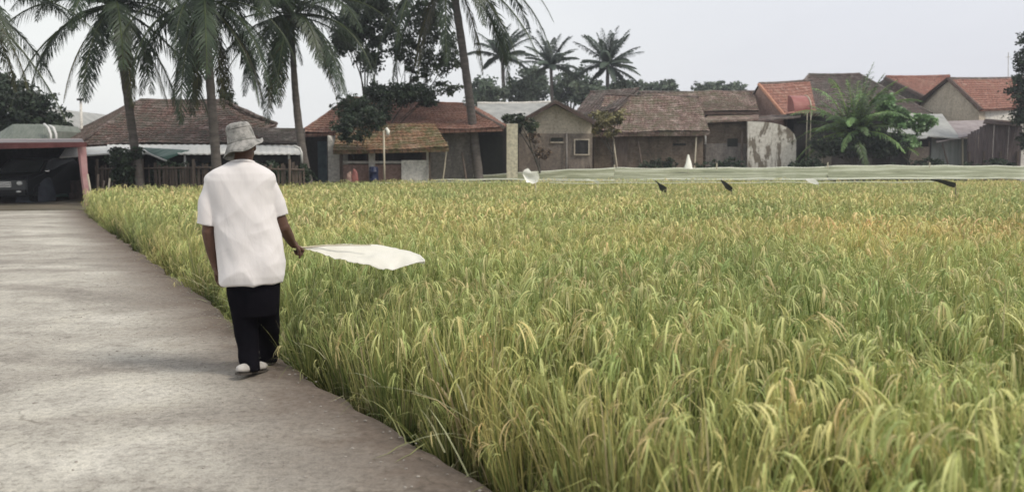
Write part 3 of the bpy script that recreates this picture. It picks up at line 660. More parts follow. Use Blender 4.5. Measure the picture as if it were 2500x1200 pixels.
def ridge(t, mat, a, b, r=.09, name='ridge_cap'):
    a, b = Vector(a), Vector(b); n = max(2, int((b-a).length/.4)); pts = []; rr = []
    for i in range(n+1):
        q = a.lerp(b, i/n); q.z += -.04*math.sin(math.pi*i/n)+.012*((i % 2))
        pts.append(q); rr.append(r)
    mb = MB(); mb.tube(pts, rr, 7); return mb.build(name, M[mat], t)
def wall(t, mat, px0, px1, pyt, D, dep=.2, z0=0, name='wall'):
    mb = MB(); mb.box(X(px0, D), X(px1, D), D, D+dep, z0, Z(pyt, D)); return mb.build(name, M[mat], t)
def part(t, name, mat, fn, smooth=False):
    mb = MB(); fn(mb); return mb.build(name, M[mat], t, smooth)
def hs(name, label, px, D, cat='house', group=None): return thing(name, label, cat, (X(px, D), D, 0), 0, group)

# --- left hip-roofed house
t = hs('tiled_house', 'wide house with weathered hipped tile roof behind the man', 450, 36)
roof(t, 'tileleft', P(190, 352, 35), P(640, 352, 35), P(545, 247, 40), P(345, 246, 40), sag=.12, seed=1)
roof(t, 'tileleft', P(560, 335, 37), P(676, 304, 39), P(600, 268, 40.5), P(545, 247, 40.1), sag=.06, seed=2)
roof(t, 'tiledark', P(190, 352, 35), P(345, 246, 40), P(300, 262, 47), P(160, 330, 46), sag=.05, seed=3)
roof(t, 'tilegrey', P(590, 352, 34.8), P(745, 352, 34.8), P(745, 313, 38.3), P(592, 311, 38.3), sag=.08, seed=4)
ridge(t, 'tiledark', P(343, 245, 40), P(547, 246, 40)); ridge(t, 'tiledark', P(190, 350, 35), P(344, 245, 40), .08); ridge(t, 'tiledark', P(546, 246, 40), P(676, 303, 39), .08)
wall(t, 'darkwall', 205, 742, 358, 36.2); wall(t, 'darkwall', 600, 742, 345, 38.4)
part(t, 'door', 'brownwall', lambda m: m.pbox(600, 640, 378, 470, 36.1, .09, 0)); part(t, 'window', 'bluedoor', lambda m: m.pbox(475, 515, 385, 425, 36.12, .07))
# --- white awning on posts
t = hs('awning', 'long white sheet awning on thin posts behind the man', 550, 33, 'awning')
def aw(m):
    n = 60
    for i in range(n):
        a = 262+(735-262)*i/n; b = 262+(735-262)*(i+1)/n; w = .012*(1 if i % 2 else -1)
        A_, B_, C_, D_ = P(a, 374, 32.6), P(b, 374, 32.6), P(b, 352.5, 35.0), P(a, 352.5, 35.0)
        for q in (A_, D_): q.z += -w
        for q in (B_, C_): q.z += w
        o = Vector((0, 0, -.05)); m.quad(A_, B_, C_, D_); m.quad(D_+o, C_+o, B_+o, A_+o); m.quad(A_, A_+o, B_+o, B_)
part(t, 'sheet', 'sheetwhite', aw)
part(t, 'sheet', 'sheetwhite', lambda m: m.prism([P(145, 383, 32.6), P(262, 374, 32.6), P(262, 356, 34.9), P(160, 362, 34.9)], (0, 0, -.05)))
for px_ in (706, 452, 270, 590):
    part(t, 'post', 'whitemetal', lambda m: m.tube([(X(px_, 32.8), 32.8, 0), (X(px_, 32.8), 32.8, Z(376, 32.8))], .04, 8), True)
part(t, 'shade_strip', 'darkwall', lambda m: m.pbox(395, 705, 378, 394, 33.0, .1))  # dark strip standing in for the shadow under the awning
part(t, 'downpipe', 'whitemetal', lambda m: m.tube([P(718, 356, 32.7), P(732, 362, 32.7), P(736, 372, 32.7), P(737, 398, 32.7)], .045, 8), True)
# --- green tarp
t = hs('tarpaulin', 'slanted dark green tarpaulin with pale hem under the white awning', 375, 32, 'tarpaulin')
def tp(m):
    n = 8
    for i in range(n):
        u, v = i/n, (i+1)/n; s0, s1 = .06*math.sin(u*9), .06*math.sin(v*9)
        A_ = P(345+u*60, 363+u*28, 31.9); B_ = P(345+v*60, 363+v*28, 31.9); C_ = P(352+v*110, 360+v*6, 33.2); D_ = P(352+u*110, 360+u*6, 33.2)
        A_.z += s0; B_.z += s1; m.prism([A_, B_, C_, D_], (0, 0, -.02))
part(t, 'sheet', 'tarpgreen', tp); part(t, 'hem', 'whitemetal', lambda m: m.tube([P(343, 365, 31.85), P(375, 380, 31.85), P(407, 393, 31.85)], .035, 6), True)
# --- old slat fence along the left
t = hs('slat_fence', 'old dark slat fence in front of the left house', 480, 31.4, 'fence')
def fence(m):
    r = random.Random(3); x = X(232, 31.4); x1 = X(742, 31.4)
    while x < x1:
        w = r.uniform(.04, .11); h = Z(402, 31.4)+r.uniform(-.15, .12); l = r.uniform(-.03, .03)
        if r.random() < .86: m.prism([(x, 31.4, 0), (x+w, 31.4, 0), (x+w+l, 31.4, h), (x+l, 31.4, h-.03)], (0, .02, 0))
        x += w+r.uniform(.01, .06)
part(t, 'slats', 'wood', fence)
part(t, 'rail', 'wood', lambda m: m.tube([(X(232, 31.36), 31.36, 1.15), (X(500, 31.36), 31.36, 1.2), (X(742, 31.36), 31.36, 1.12)], .035, 6))
for px_ in (235, 345, 470, 590, 705): part(t, 'post', 'wood', lambda m: m.tube([(X(px_, 31.3), 31.3, 0), (X(px_, 31.3)+.03, 31.3, 1.5)], .05, 7))

# --- carport
DC = 28.9
t = hs('carport', 'open carport with dark red fascia and pink post at the left edge', 100, DC, 'carport')
part(t, 'fascia', 'fascia', lambda m: m.prism([P(-320, 372, DC-.3), P(208, 358, DC-.3), P(208, 347, DC-.3), P(-320, 350, DC-.3)], (0, .12, 0)))
part(t, 'roof', 'sheetlilac', lambda m: m.prism([P(-320, 351, DC-.25), P(206, 347, DC-.25), P(200, 338, 35.8), P(-250, 340, 35.8)], (0, 0, -.06)))
def cpost(m):
    a, b = P(213, 503, DC), P(199, 359, DC); m.tube([(a.x, DC, -.02), (a.x+(b.x-a.x)*.5, DC, .9), (b.x, DC, Z(352, DC))], [(.09, .09), (.12, .12), (.15, .15)], 4)
part(t, 'post', 'pinkpost', cpost)
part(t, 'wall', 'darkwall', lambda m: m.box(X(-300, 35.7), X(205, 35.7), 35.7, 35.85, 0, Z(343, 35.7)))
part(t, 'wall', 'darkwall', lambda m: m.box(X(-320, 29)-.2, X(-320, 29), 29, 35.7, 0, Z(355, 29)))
part(t, 'door', 'tarpgreen', lambda m: m.pbox(120, 165, 385, 470, 35.6, .08, 0)); part(t, 'wall', 'brownwall', lambda m: m.pbox(165, 205, 440, 520, 33.2, .2, 0))
# things under the carport
def lump(m, c, rr, seed, seg=22, rings=14, amp=.12):
    vs = []; c = Vector(c)
    for i in range(rings+1):
        th = math.pi*.56*i/rings
        for k in range(seg):
            a = 2*math.pi*k/seg; q = Vector((math.sin(th)*math.cos(a), math.sin(th)*math.sin(a), math.cos(th)))
            f = 1+amp*noise.noise(q*2.2+Vector((seed, 0, 0)))+.05*noise.noise(q*6+Vector((seed, 0, 0)))
            sx = abs(q.x)**.6*(1 if q.x > 0 else -1); sy = abs(q.y)**.6*(1 if q.y > 0 else -1)
            vs.append(c+Vector((sx*rr[0]*f, sy*rr[1]*f, max(0, q.z*rr[2]*f))))
    m.add(vs, [(i*seg+k, (i+1)*seg+k, (i+1)*seg+(k+1) % seg, i*seg+(k+1) % seg) for i in range(rings) for k in range(seg)]+[tuple(range(seg))])
mb = MB(); lump(mb, (X(84, 31.5), 31.5, 0), (.5, .7, .95), 3); o = mb.build('covered_heap', M['tarpblue'], None, True); tag(o, 'blue-grey covered heap beside the parked vehicle in the carport', 'covered heap')
# vehicle
cx0 = X(62, 30.2)
t = thing('parked_car', 'dark vehicle facing out under the carport, cut by the left edge', 'car', (cx0-.85, 30.2, 0))
xl, xr_, yf = cx0-1.7, cx0, 30.2
def body(m):
    prof = [(yf+.05, .22), (yf-.02, .45), (yf, .78), (yf+.12, .92), (yf+1.1, 1.02), (yf+1.75, 1.46), (yf+2.1, 1.55), (yf+3.7, 1.52), (yf+4.2, 1.1), (yf+4.35, .95), (yf+4.35, .25)]
    n = len(prof); L = []
    for x, ins in ((xl, 0), (xl+.05, .0), (xr_-.05, 0), (xr_, 0)):
        edge_ = x in (xl, xr_)
        for (yy, z) in prof: 
            tuck = .13*max(0, (z-1.0)/.5)
            xx = x+(tuck if x < cx0-.85 else -tuck); L.append((xx, yy+(.06 if edge_ and yy < yf+1 else 0), z-(.03 if edge_ and z > .3 else 0)))
    m.add(L, [(k*n+i, k*n+i+1, (k+1)*n+i+1, (k+1)*n+i) for k in range(3) for i in range(n-1)]+[tuple(range(n)), tuple(range(4*n-1, 3*n-1, -1))])
bd = part(t, 'body', 'carpaint', body)
part(t, 'windscreen', 'glass', lambda m: m.prism([(xl+.14, yf+1.13, 1.05), (xr_-.14, yf+1.13, 1.05), (xr_-.22, yf+1.7, 1.44), (xl+.22, yf+1.7, 1.44)], (0, -.025, .012)))
part(t, 'bumper', 'rubber', lambda m: m.box(xl+.02, xr_-.02, yf-.12, yf+.1, .28, .46))
part(t, 'grille', 'chrome', lambda m: [m.box(xl+.5, xr_-.5, yf-.035, yf-.01, z, z+.02) for z in (.55, .6, .65, .7)])
for sx in (-1, 1):
    hx = cx0-.85+sx*.62
    part(t, 'headlight', 'lampglass', lambda m: m.ell((hx, yf-.01, .68), (.10, .05, .075), 14, 8), True)
    part(t, 'fog_lamp', 'lampglass', lambda m: m.ell((hx+sx*.02, yf-.12, .4), (.09, .03, .035), 12, 6), True)
    part(t, 'mirror', 'chrome', lambda m: m.ell((cx0-.85+sx*.95, yf+1.2, 1.08), (.1, .05, .07), 10, 6), True)
    for wy in (yf+.75, yf+3.5):
        wq = part(t, 'wheel', 'rubber', lambda m: m.tube([(cx0-.85+sx*.84, wy, .32), (cx0-.85+sx*.64, wy, .32)], .32, 20))
# bamboo props
for k, (a, b_, c_, d_, D, lab) in enumerate([(214, 425, 228, 505, 28.6, 'slanted pale pole leaning right of the pink carport post'), (240, 425, 238, 500, 29.2, 'first dark stake right of the carport post'), (254, 440, 248, 495, 29.4, 'second dark stake right of the carport post'), (268, 435, 262, 490, 29.6, 'third stake right of the carport post, nearest the palm')]):
    A_, B_ = P(a, b_, D), P(c_, d_, D); mb = MB(); e = B_+(B_-A_)*(B_.z/max(.01, A_.z-B_.z)); mb.tube([A_, e], [.03, .035], 7); tag(mb.build('bamboo_pole' if k == 0 else 'wooden_stake', M['bamboo' if k in (0, 3) else 'wood'], None, True), lab, 'pole', 'stakes at the corner of the field')
# --- ribbed canopy building behind
t = hs('ribbed_roof_shed', 'low shed with pale green ribbed sheet roof behind the carport', 60, 38, 'shed')
def ribbed(m):
    top = [(-60, 340), (0, 322), (32, 303), (108, 303), (118, 318), (118, 348)]
    n = 70
    def yt(px):
        for (a, b_), (c_, d_) in zip(top, top[1:]):
            if a <= px <= c_ and c_ > a: return b_+(d_-b_)*(px-a)/(c_-a)
        return 348
    for i in range(n):
        a = -60+178*i/n; b_ = -60+178*(i+1)/n; o = .05*(i % 2)
        m.quad(P(a, 356, 37.5-o), P(b_, 356, 37.5-o), P(b_, yt(b_), 38.6-o), P(a, yt(a), 38.6-o))
        if i % 2: m.quad(P(a, 356, 37.5), P(a, 356, 37.5-o), P(a, yt(a), 38.6-o), P(a, yt(a), 38.6))
    m.prism([P(p[0], p[1], 38.7) for p in [(-60, 356)]+top], (0, 3, 0))
part(t, 'roof', 'sheetgreen', ribbed); wall(t, 'darkwall', -55, 115, 352, 39, 2.2)
for dx in (0, 13): part(t, 'arched_pipe', 'whitemetal', lambda m: m.tube([P(108+dx, 303+dx*.3, 37.9), P(118+dx, 312, 37.7), P(124+dx, 328, 37.5), P(125+dx, 350, 37.4)], .05, 7), True)
# --- grey gable behind
t = hs('grey_roofed_house', 'grey-roofed house behind the utility pole at the left', 130, 46)
part(t, 'roof', 'sheetgrey', lambda m: m.prism([P(20, 330, 45), P(105, 262, 45), P(207, 330, 45)], (0, 7, 0))); wall(t, 'greywall', 35, 196, 325, 45.4, 6)
# --- utility pole
t = hs('utility_pole', 'thin utility pole with short crossarm between the left roofs', 198, 44, 'pole')
part(t, 'pole', 'whitewall', lambda m: m.tube([(X(200, 44), 44, 0), P(197, 240, 44)], [.09, .06], 8), True); part(t, 'crossarm', 'barkdark', lambda m: m.tube([P(188, 243, 43.9), P(204, 242, 43.9)], .05, 6))

# --- orange roofed house
t = hs('orange_roofed_house', 'house with orange hipped roof behind the tallest palm', 980, 41.5)
roof(t, 'tileorange', P(733, 326, 40.6), P(1228, 312, 40.6), P(1132, 256, 45), P(852, 240, 45), sag=.10, seed=5)
roof(t, 'tileorange', P(1228, 312, 40.6), P(1240, 306, 48), P(1138, 250, 46), P(1132, 256, 45), sag=.02, seed=6)
ridge(t, 'tileorange', P(852, 239, 45), P(1132, 255, 45)); ridge(t, 'tilegrey', P(1132, 255, 45), P(1228, 310, 40.6)); ridge(t, 'tileorange', P(733, 324, 40.6), P(852, 239, 45))
rf2 = roof(t, 'tilemoss', P(812, 367, 38.4), P(1096, 360, 38.4), P(1062, 302, 41.0), P(826, 306, 41.0), sag=.12, seed=7)
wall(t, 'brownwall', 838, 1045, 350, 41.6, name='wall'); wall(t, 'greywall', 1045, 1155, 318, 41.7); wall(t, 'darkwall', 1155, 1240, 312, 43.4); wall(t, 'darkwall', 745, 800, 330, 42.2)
part(t, 'door', 'bluedoor', lambda m: m.pbox(776, 798, 345, 470, 42.1, .08, 0)); part(t, 'door', 'black', lambda m: m.pbox(1170, 1228, 330, 470, 43.3, .08, 0))
part(t, 'wall', 'whitewall', lambda m: m.prism([P(800, 330, 39.6), P(829, 366, 39.6), (X(829, 39.6), 39.6, 0), (X(800, 39.6), 39.6, 0)], (0, 2, 0)))
part(t, 'pillar', 'whitewall', lambda m: m.pbox(900, 914, 362, 470, 39.2, .25, 0)); part(t, 'pillar', 'whitewall', lambda m: m.pbox(1041, 1050, 360, 470, 39.0, .25, 0))
part(t, 'pillar', 'wood', lambda m: m.pbox(829, 835, 365, 470, 38.8, .2, 0)); part(t, 'pillar', 'wood', lambda m: m.pbox(1046.5, 1051, 360, 470, 38.7, .15, 0))
part(t, 'parapet', 'pinkwall', lambda m: m.pbox(835, 1041, 402, 470, 39.4, .15, 0)); part(t, 'rail', 'whitewall', lambda m: m.pbox(835, 1041, 393, 399, 39.35, .12))
part(t, 'panel', 'whitewall', lambda m: m.pbox(980, 1041, 391, 470, 38.9, .08, 0))
part(t, 'pillar', 'pillar', lambda m: m.pbox(1237, 1264, 302, 470, 41.2, .35, 0))
part(t, 'window', 'darkwall', lambda m: m.pbox(860, 895, 372, 392, 41.5, .08)); part(t, 'window', 'darkwall', lambda m: m.pbox(925, 1030, 370, 395, 41.5, .08))
# barrel, lamp, bits in front of the porch
t = hs('plastic_barrel', 'dark blue plastic barrel in front of the porch wall', 912, 38.3, 'barrel')
def brl(m):
    x = X(912, 38.3); prof = [(0, .15), (.02, .19), (.12, .2), (.3, .2), (.31, .212), (.34, .212), (.35, .2), (.65, .2), (.66, .212), (.69, .212), (.7, .2), (.85, .195), (.9, .17)]
    m.tube([(x, 38.3, .3+z) for z, _ in prof], [q for _, q in prof], 18)
part(t, 'body', 'bluebarrel', brl, True); part(t, 'stand', 'wood', lambda m: m.box(X(912, 38.3)-.25, X(912, 38.3)+.25, 38.05, 38.55, 0, .3))
t = hs('lamp_post', 'thin pale lamp post with small lamp in front of the mossy porch roof', 938, 38, 'lamp post')
part(t, 'pole', 'bamboo', lambda m: m.tube([(X(938, 38), 38, 0), (X(938, 38), 38, Z(318, 38))], .04, 8), True)
lp = part(t, 'lamp_head', 'bagwhite', lambda m: m.tube([P(938, 318, 38), P(944, 314, 38), P(947, 320, 38), P(946, 330, 38)], [.03, .07, .09, .07], 9), True)
for k, (px_, col, lab) in enumerate([(852, 'bagwhite', 'pale sack standing left of the porch wall'), (866, 'redplastic', 'reddish sack next to the pale sack before the porch')]):
    mb = MB(); lump(mb, (X(px_, 38.4), 38.4, 0), (.17, .16, .95+.1*k), 8+k); o = mb.build('sack', M[col if k else 'pinkwall'], None, True); tag(o, lab, 'sack', 'sacks by the porch')

# --- pale corrugated building behind cream house
t = hs('pale_roofed_shed', 'low building with pale sheet roof between the palm and the cream gable', 1220, 47, 'shed')
part(t, 'roof', 'sheetgrey', lambda m: m.prism([P(1170, 300, 46.2), P(1300, 296, 46.2), P(1345, 250, 50), P(1165, 253, 50)], (0, 0, -.08)))
wall(t, 'darkwall', 1176, 1296, 302, 46.6, 3); ridge(t, 'whitewall', P(1165, 252, 50), P(1345, 249, 50), .07, 'ridge_cap')
# --- cream gabled house
t = hs('cream_house', 'small cream gabled house with dark slot vent and framed window', 1360, 45)
def cg(m):
    m.prism([(X(1268, 45), 45, 0), (X(1444, 45), 45, 0), P(1444, 300, 45), P(1356, 256, 45), P(1275, 296, 45), (X(1268, 45), 45, 1.5)], (0, 7, 0))
part(t, 'wall', 'cream', cg)
part(t, 'lower_wall', 'creamdirty', lambda m: m.pbox(1266, 1446, 326, 470, 44.93, .06, 0))
def cr(m):
    m.prism([P(1262, 304, 44.5), P(1356, 249, 44.5), P(1356, 243, 44.5), P(1258, 299, 44.5)], (0, 8, 0)); m.prism([P(1356, 249, 44.5), P(1452, 300, 44.5), P(1456, 294, 44.5), P(1356, 243, 44.5)], (0, 8, 0))
part(t, 'roof', 'tiledark', cr)
part(t, 'verge_board', 'verge', lambda m: (m.prism([P(1262, 308, 44.4), P(1356, 253, 44.4), P(1356, 247, 44.4), P(1260, 301, 44.4)], (0, .09, 0)), m.prism([P(1356, 253, 44.4), P(1450, 305, 44.4), P(1454, 298, 44.4), P(1356, 247, 44.4)], (0, .09, 0))))
part(t, 'vent', 'black', lambda m: m.pbox(1345, 1374, 336, 346, 44.88, .04)); part(t, 'vent_sill', 'cream', lambda m: m.pbox(1343, 1376, 346, 349, 44.85, .07))
w_ = part(t, 'window', 'darkwall', lambda m: m.pbox(1404, 1436, 342, 376, 44.89, .03))
def wf(m):
    m.pbox(1401, 1404, 339, 379, 44.84, .08); m.pbox(1436, 1439, 339, 379, 44.84, .08); m.pbox(1404, 1436, 339, 342, 44.84, .08); m.pbox(1404, 1436, 376, 379, 44.84, .08)
part(t, 'window_frame', 'cream', wf)
part(t, 'pipe', 'greywall', lambda m: m.tube([(X(1383, 44.8), 44.8, 0), (X(1383, 44.8), 44.8, Z(325, 44.8))], .05, 8), True)
mb = MB(); rr = random.Random(4)
for i in range(60):
    a = Vector((X(1420, 44)+rr.uniform(-.7, .7), 44.2+rr.uniform(-.3, .3), rr.uniform(0, .5))); d = Vector((rr.uniform(-.3, .3), rr.uniform(-.2, .2), rr.uniform(.4, 1))).normalized(); mb.tube([a, a+d*rr.uniform(.4, .9)], .025, 5)
tag(mb.build('firewood_pile', M['dryw'] if 'dryw' in M else M['wood'], None), 'brown firewood pile under the framed window', 'firewood')

# --- long brick building
t = hs('brick_house', 'long low brick house with sagging mossy tile roof', 1600, 50)
roof(t, 'tilebrown', P(1442, 323, 49), P(1733, 320, 49), P(1705, 238, 53.5), P(1478, 232, 53.5), sag=.2, seed=8)
roof(t, 'tiledark', P(1392, 290, 50.5), P(1500, 268, 50.5), P(1560, 218, 55), P(1440, 226, 55), sag=.08, seed=9)
roof(t, 'tilebrown', P(1660, 274, 52.3), P(1852, 272, 52.3), P(1842, 225, 56), P(1560, 226, 56), sag=.12, seed=10)
ridge(t, 'tiledark', P(1478, 231, 53.5), P(1705, 237, 53.5)); ridge(t, 'tilegrey', P(1560, 225, 56), P(1842, 224, 56)); ridge(t, 'tiledark', P(1440, 225, 55), P(1560, 217, 55))
wall(t, 'brickwall', 1450, 1716, 316, 49.6, 4)
wall(t, 'brownwall', 1690, 1845, 268, 52.8, 3)
part(t, 'eave_board', 'verge', lambda m: m.pbox(1492, 1728, 322, 328, 49.1, .06)); part(t, 'eave_board', 'verge', lambda m: m.pbox(1690, 1852, 273, 279, 52.2, .06))
part(t, 'vent', 'black', lambda m: m.pbox(1642, 1674, 350, 355, 49.52, .1)); part(t, 'door', 'wood', lambda m: m.pbox(1497, 1532, 334, 470, 49.52, .09, 0))
part(t, 'prop', 'bamboo', lambda m: m.tube([(X(1514, 48.9), 48.9, 0), P(1495, 325, 48.9)], .04, 6), True)
# --- grey annex & peeling wall
t = hs('grey_annex', 'grey brick annex under a flat ledge, right of the long brick house', 1775, 51, 'annex')
wall(t, 'brickwall', 1717, 1832, 300, 51, .25); part(t, 'ledge', 'tilebrown', lambda m: m.prism([P(1712, 296, 50.4), P(1852, 290, 50.4), P(1852, 278, 52.6), P(1730, 280, 52.6)], (0, 0, -.1)))
part(t, 'wall', 'greywall', lambda m: m.pbox(1722, 1826, 350, 470, 50.93, .06, 0)); part(t, 'pipe', 'whitemetal', lambda m: m.tube([P(1722, 325, 50.8), P(1722, 352, 50.8)], .06, 7), True)
part(t, 'window', 'black', lambda m: m.pbox(1775, 1800, 338, 358, 50.9, .05)); part(t, 'roof', 'tiledark', lambda m: m.prism([P(1832, 296, 50.6), P(1955, 284, 50.6), P(1955, 276, 53), P(1835, 284, 53)], (0, 0, -.08)))
t = hs('peeling_wall', 'arched old wall with large patches of white plaster left', 1882, 50.2, 'wall')
def arch(m):
    pts_ = [(X(1826, 50.2), 50.2, 0), (X(1944, 50.2), 50.2, 0)]+[tuple(P(px_, py_, 50.2)) for px_, py_ in ((1944, 342), (1938, 326), (1924, 312), (1905, 304), (1880, 299), (1850, 297), (1826, 296))]
    m.prism(pts_, (0, .22, 0))
part(t, 'wall', 'flaking', arch)
# --- pink gable with red roof
t = hs('pink_gabled_house', 'pink gabled house with orange-red roof beside the red tank', 1880, 54)
fc, bc, ap = P(1918, 283, 53), P(1818, 273, 57), P(1854, 205, 55); fr2, apr = P(1992, 272, 57), P(1976, 197, 60)
part(t, 'wall', 'pinkwall', lambda m: m.prism([(fc.x, fc.y, 0), fc-Vector((.1, 0, .1)), ap-Vector((0, 0, .12)), bc, (bc.x, bc.y, 0)], (3.2, 3.2, 0)))
roof(t, 'tilered', fc+Vector((-.1, -.2, 0)), fr2, apr, ap, seed=12, sag=.05)
part(t, 'roof', 'tiledark', lambda m: m.prism([bc+Vector((-.3, -.2, -.15)), ap, apr, apr+(bc-ap)], (0, 0, .08)))
part(t, 'verge_board', 'vergeorange', lambda m: m.tube([ap+Vector((-.1, -.15, 0)), fc+Vector((-.1, -.2, 0))], [(.1, .05)]*2, 4)); ridge(t, 'tiledark', ap, apr, .11)
# --- rounded red awning
t = hs('red_awning', 'faded red rounded awning between the pink house and the young palm', 1955, 51, 'awning')
def rawn(m):
    x0, x1 = X(1934, 51), X(1974, 51); n = 10; a_ = []; zt, zb = Z(230, 51), Z(271, 51)
    for k in range(n+1):
        th = math.pi/2*k/n; a_.append((52.2-1.3*math.sin(th), zb+(zt-zb)*math.cos(th)))
    vs = [(x, y, z) for x in (x0, x0*.75+x1*.25, x0*.5+x1*.5, x0*.25+x1*.75, x1) for y, z in a_]; w_ = n+1
    m.add(vs, [(i*w_+k, i*w_+k+1, (i+1)*w_+k+1, (i+1)*w_+k) for i in range(4) for k in range(n)])
    for x in (x0, x1): m.poly([(x, 52.2, zb)]+[(x, y, z) for y, z in a_])
part(t, 'hood', 'redplastic', rawn)
part(t, 'rim', 'bamboo', lambda m: m.tube([(X(1975, 51), 52.2-1.33*math.sin(math.pi/2*k/8), Z(271, 51)+(Z(229, 51)-Z(271, 51))*math.cos(math.pi/2*k/8)) for k in range(9)], .03, 6), True)
for dx in (12, 21): part(t, 'pole', 'bamboo', lambda m: m.tube([(X(1955+dx, 50.9), 50.9, 0), (X(1955+dx, 50.9), 50.9, Z(271, 50.9))], .028, 6), True)
t = hs('dark_shed', 'dark open shed right of the arched peeling wall', 1965, 52, 'shed')
wall(t, 'darkwall', 1936, 2010, 282, 52, 2); wall(t, 'greywall', 1972, 2030, 338, 51.6, .2); part(t, 'roof', 'verge', lambda m: m.pbox(1930, 2016, 276, 283, 51.7, 2.5))  # dark wall fills the opening, standing in for the shade inside
# --- dark hip roof behind
t = hs('dark_roofed_house', 'house with broad dark hipped roof behind the young palm', 2080, 62)
roof(t, 'tiledark', P(1890, 285, 60), P(2275, 278, 60), P(2098, 183, 66), P(1975, 184, 66), seed=13, sag=.12)
ridge(t, 'tiledark', P(1974, 183, 66), P(2099, 182, 66), .13); ridge(t, 'tilegrey', P(2099, 182, 66), P(2275, 277, 60), .1); ridge(t, 'tilegrey', P(1890, 284, 60), P(1975, 183, 66), .1)
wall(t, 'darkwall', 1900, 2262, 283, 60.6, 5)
# --- two orange roofed houses
t = hs('red_roofed_house', 'orange-roofed house, left one of the two tall ones at the right', 2230, 66)
roof(t, 'tilered', P(2278, 247, 64), P(2420, 240, 66), P(2318, 187, 70), P(2163, 190, 69), seed=14, sag=.05)
roof(t, 'tiledark', P(2278, 247, 64), P(2163, 190, 69), P(2100, 235, 74), P(2140, 262, 70), seed=15, sag=.03)
part(t, 'verge_board', 'verge', lambda m: m.tube([P(2160, 190, 68.9), P(2279, 248, 63.8)], [(.16, .08)]*2, 4)); ridge(t, 'tilered', P(2163, 188, 69), P(2318, 186, 70), .13)
part(t, 'wall', 'brownwall', lambda m: m.prism([P(2278, 250, 64.3), P(2164, 195, 69.2), P(2140, 262, 70), (X(2140, 70), 70, 0), (X(2278, 64.3), 64.3, 0)], (5, 3, 0)))
t = hs('cream_gabled_house', 'orange-roofed house with cream gable wall, right one of the tall pair', 2350, 60)
f1, b1, a1, r1_, e1 = P(2396, 268, 58), P(2232, 262, 64), P(2316, 193, 61), P(2496, 191, 64.5), P(2520, 263, 60.5)
part(t, 'wall', 'cream2', lambda m: m.prism([(f1.x, f1.y, 0), f1-Vector((.15, 0, .1)), a1-Vector((0, 0, .15)), b1, (b1.x, b1.y, 0)], (4, 3.2, 0))) if 'cream2' in M else part(t, 'wall', 'cream', lambda m: m.prism([(f1.x, f1.y, 0), f1-Vector((.15, 0, .1)), a1-Vector((0, 0, .15)), b1, (b1.x, b1.y, 0)], (4, 3.2, 0)))
roof(t, 'tilered', f1+Vector((-.2, -.3, 0)), e1, r1_, a1, seed=16, sag=.06)
part(t, 'roof', 'tiledark', lambda m: m.prism([b1+Vector((-.4, -.2, -.2)), a1, r1_, r1_+(b1-a1)], (0, 0, .1)))
part(t, 'verge_board', 'verge', lambda m: (m.tube([a1+Vector((-.1, -.2, .02)), f1+Vector((-.2, -.35, 0))], [(.15, .07)]*2, 4), m.tube([a1+Vector((-.1, -.2, .02)), b1+Vector((-.4, -.3, -.15))], [(.15, .07)]*2, 4))); ridge(t, 'tiledark', a1, r1_, .13)
part(t, 'wall', 'whitewall', lambda m: m.prism([P(2385, 266, 58.2), P(2520, 268, 60.6), (e1.x, 60.6, 0), (X(2385, 58.2), 58.2, 0)], (0, .3, 0)))
# --- sheds at right
t = hs('grey_shed', 'low shed with torn grey sheet roof right of the young palm', 2250, 52, 'shed')
part(t, 'roof', 'sheetgrey', lambda m: (m.prism([P(2165, 322, 51.4), P(2250, 330, 51.4), P(2345, 337, 51.6), P(2300, 278, 55), P(2180, 280, 55)], (0, 0, -.07)), m.prism([P(2225, 340, 51), P(2262, 336, 51), P(2270, 326, 51.8), P(2230, 328, 51.8)], (0, 0, -.05))))
wall(t, 'darkwall', 2172, 2272, 330, 52, 2.5); part(t, 'wall', 'creamdirty', lambda m: m.pbox(2218, 2266, 358, 470, 51.8, .15, 0)); part(t, 'ridge_cap', 'whitewall', lambda m: m.tube([P(2180, 279, 55), P(2250, 279, 55)], .06, 6))
t = hs('rusty_shed', 'shed with rusty lilac sheet roof beside the dark plank fence', 2350, 52.5, 'shed')
part(t, 'roof', 'sheetlilac', lambda m: (m.prism([P(2286, 345, 51.6), P(2420, 322, 51.6), P(2402, 293, 54), P(2292, 296, 54)], (0, 0, -.08)),))
wall(t, 'greygreen', 2272, 2366, 338, 52.2, 2); part(t, 'post', 'bamboo', lambda m: m.tube([(X(2354, 51.9), 51.9, 0), P(2350, 330, 51.9)], .05, 6)); part(t, 'post', 'wood', lambda m: m.tube([(X(2268, 51.9), 51.9, 0), P(2268, 345, 51.9)], .05, 6))
t = hs('plank_fence', 'tall dark fence of vertical planks at the right edge', 2430, 51.2, 'fence')
def pf(m):
    r = random.Random(9); x = X(2360, 51.2); x1 = X(2486, 51.2); tops = [(X(2360, 51.2), Z(326, 51.2)), (X(2408, 51.2), Z(298, 51.2)), (X(2440, 51.2), Z(296, 51.2)), (x1, Z(306, 51.2))]
    while x < x1:
        w = r.uniform(.12, .2)
        for (a, za), (b_, zb) in zip(tops, tops[1:]):
            if a <= x <= b_: zt = za+(zb-za)*(x-a)/(b_-a)
        zt += r.uniform(-.06, .04); m.box(x, x+w, 51.2+r.uniform(0, .02), 51.235+r.uniform(0, .01), 0, zt); x += w+r.uniform(.008, .03)
part(t, 'planks', 'woodpurple', pf); part(t, 'cap', 'verge', lambda m: m.prism([P(2400, 300, 51), P(2492, 308, 51), P(2490, 296, 51.6), P(2404, 290, 51.6)], (0, 0, -.05)))
for px_ in (2364, 2400, 2440, 2482): part(t, 'post', 'wood', lambda m: m.box(X(px_, 51.1), X(px_, 51.1)+.1, 51.08, 51.18, 0, 2.0))
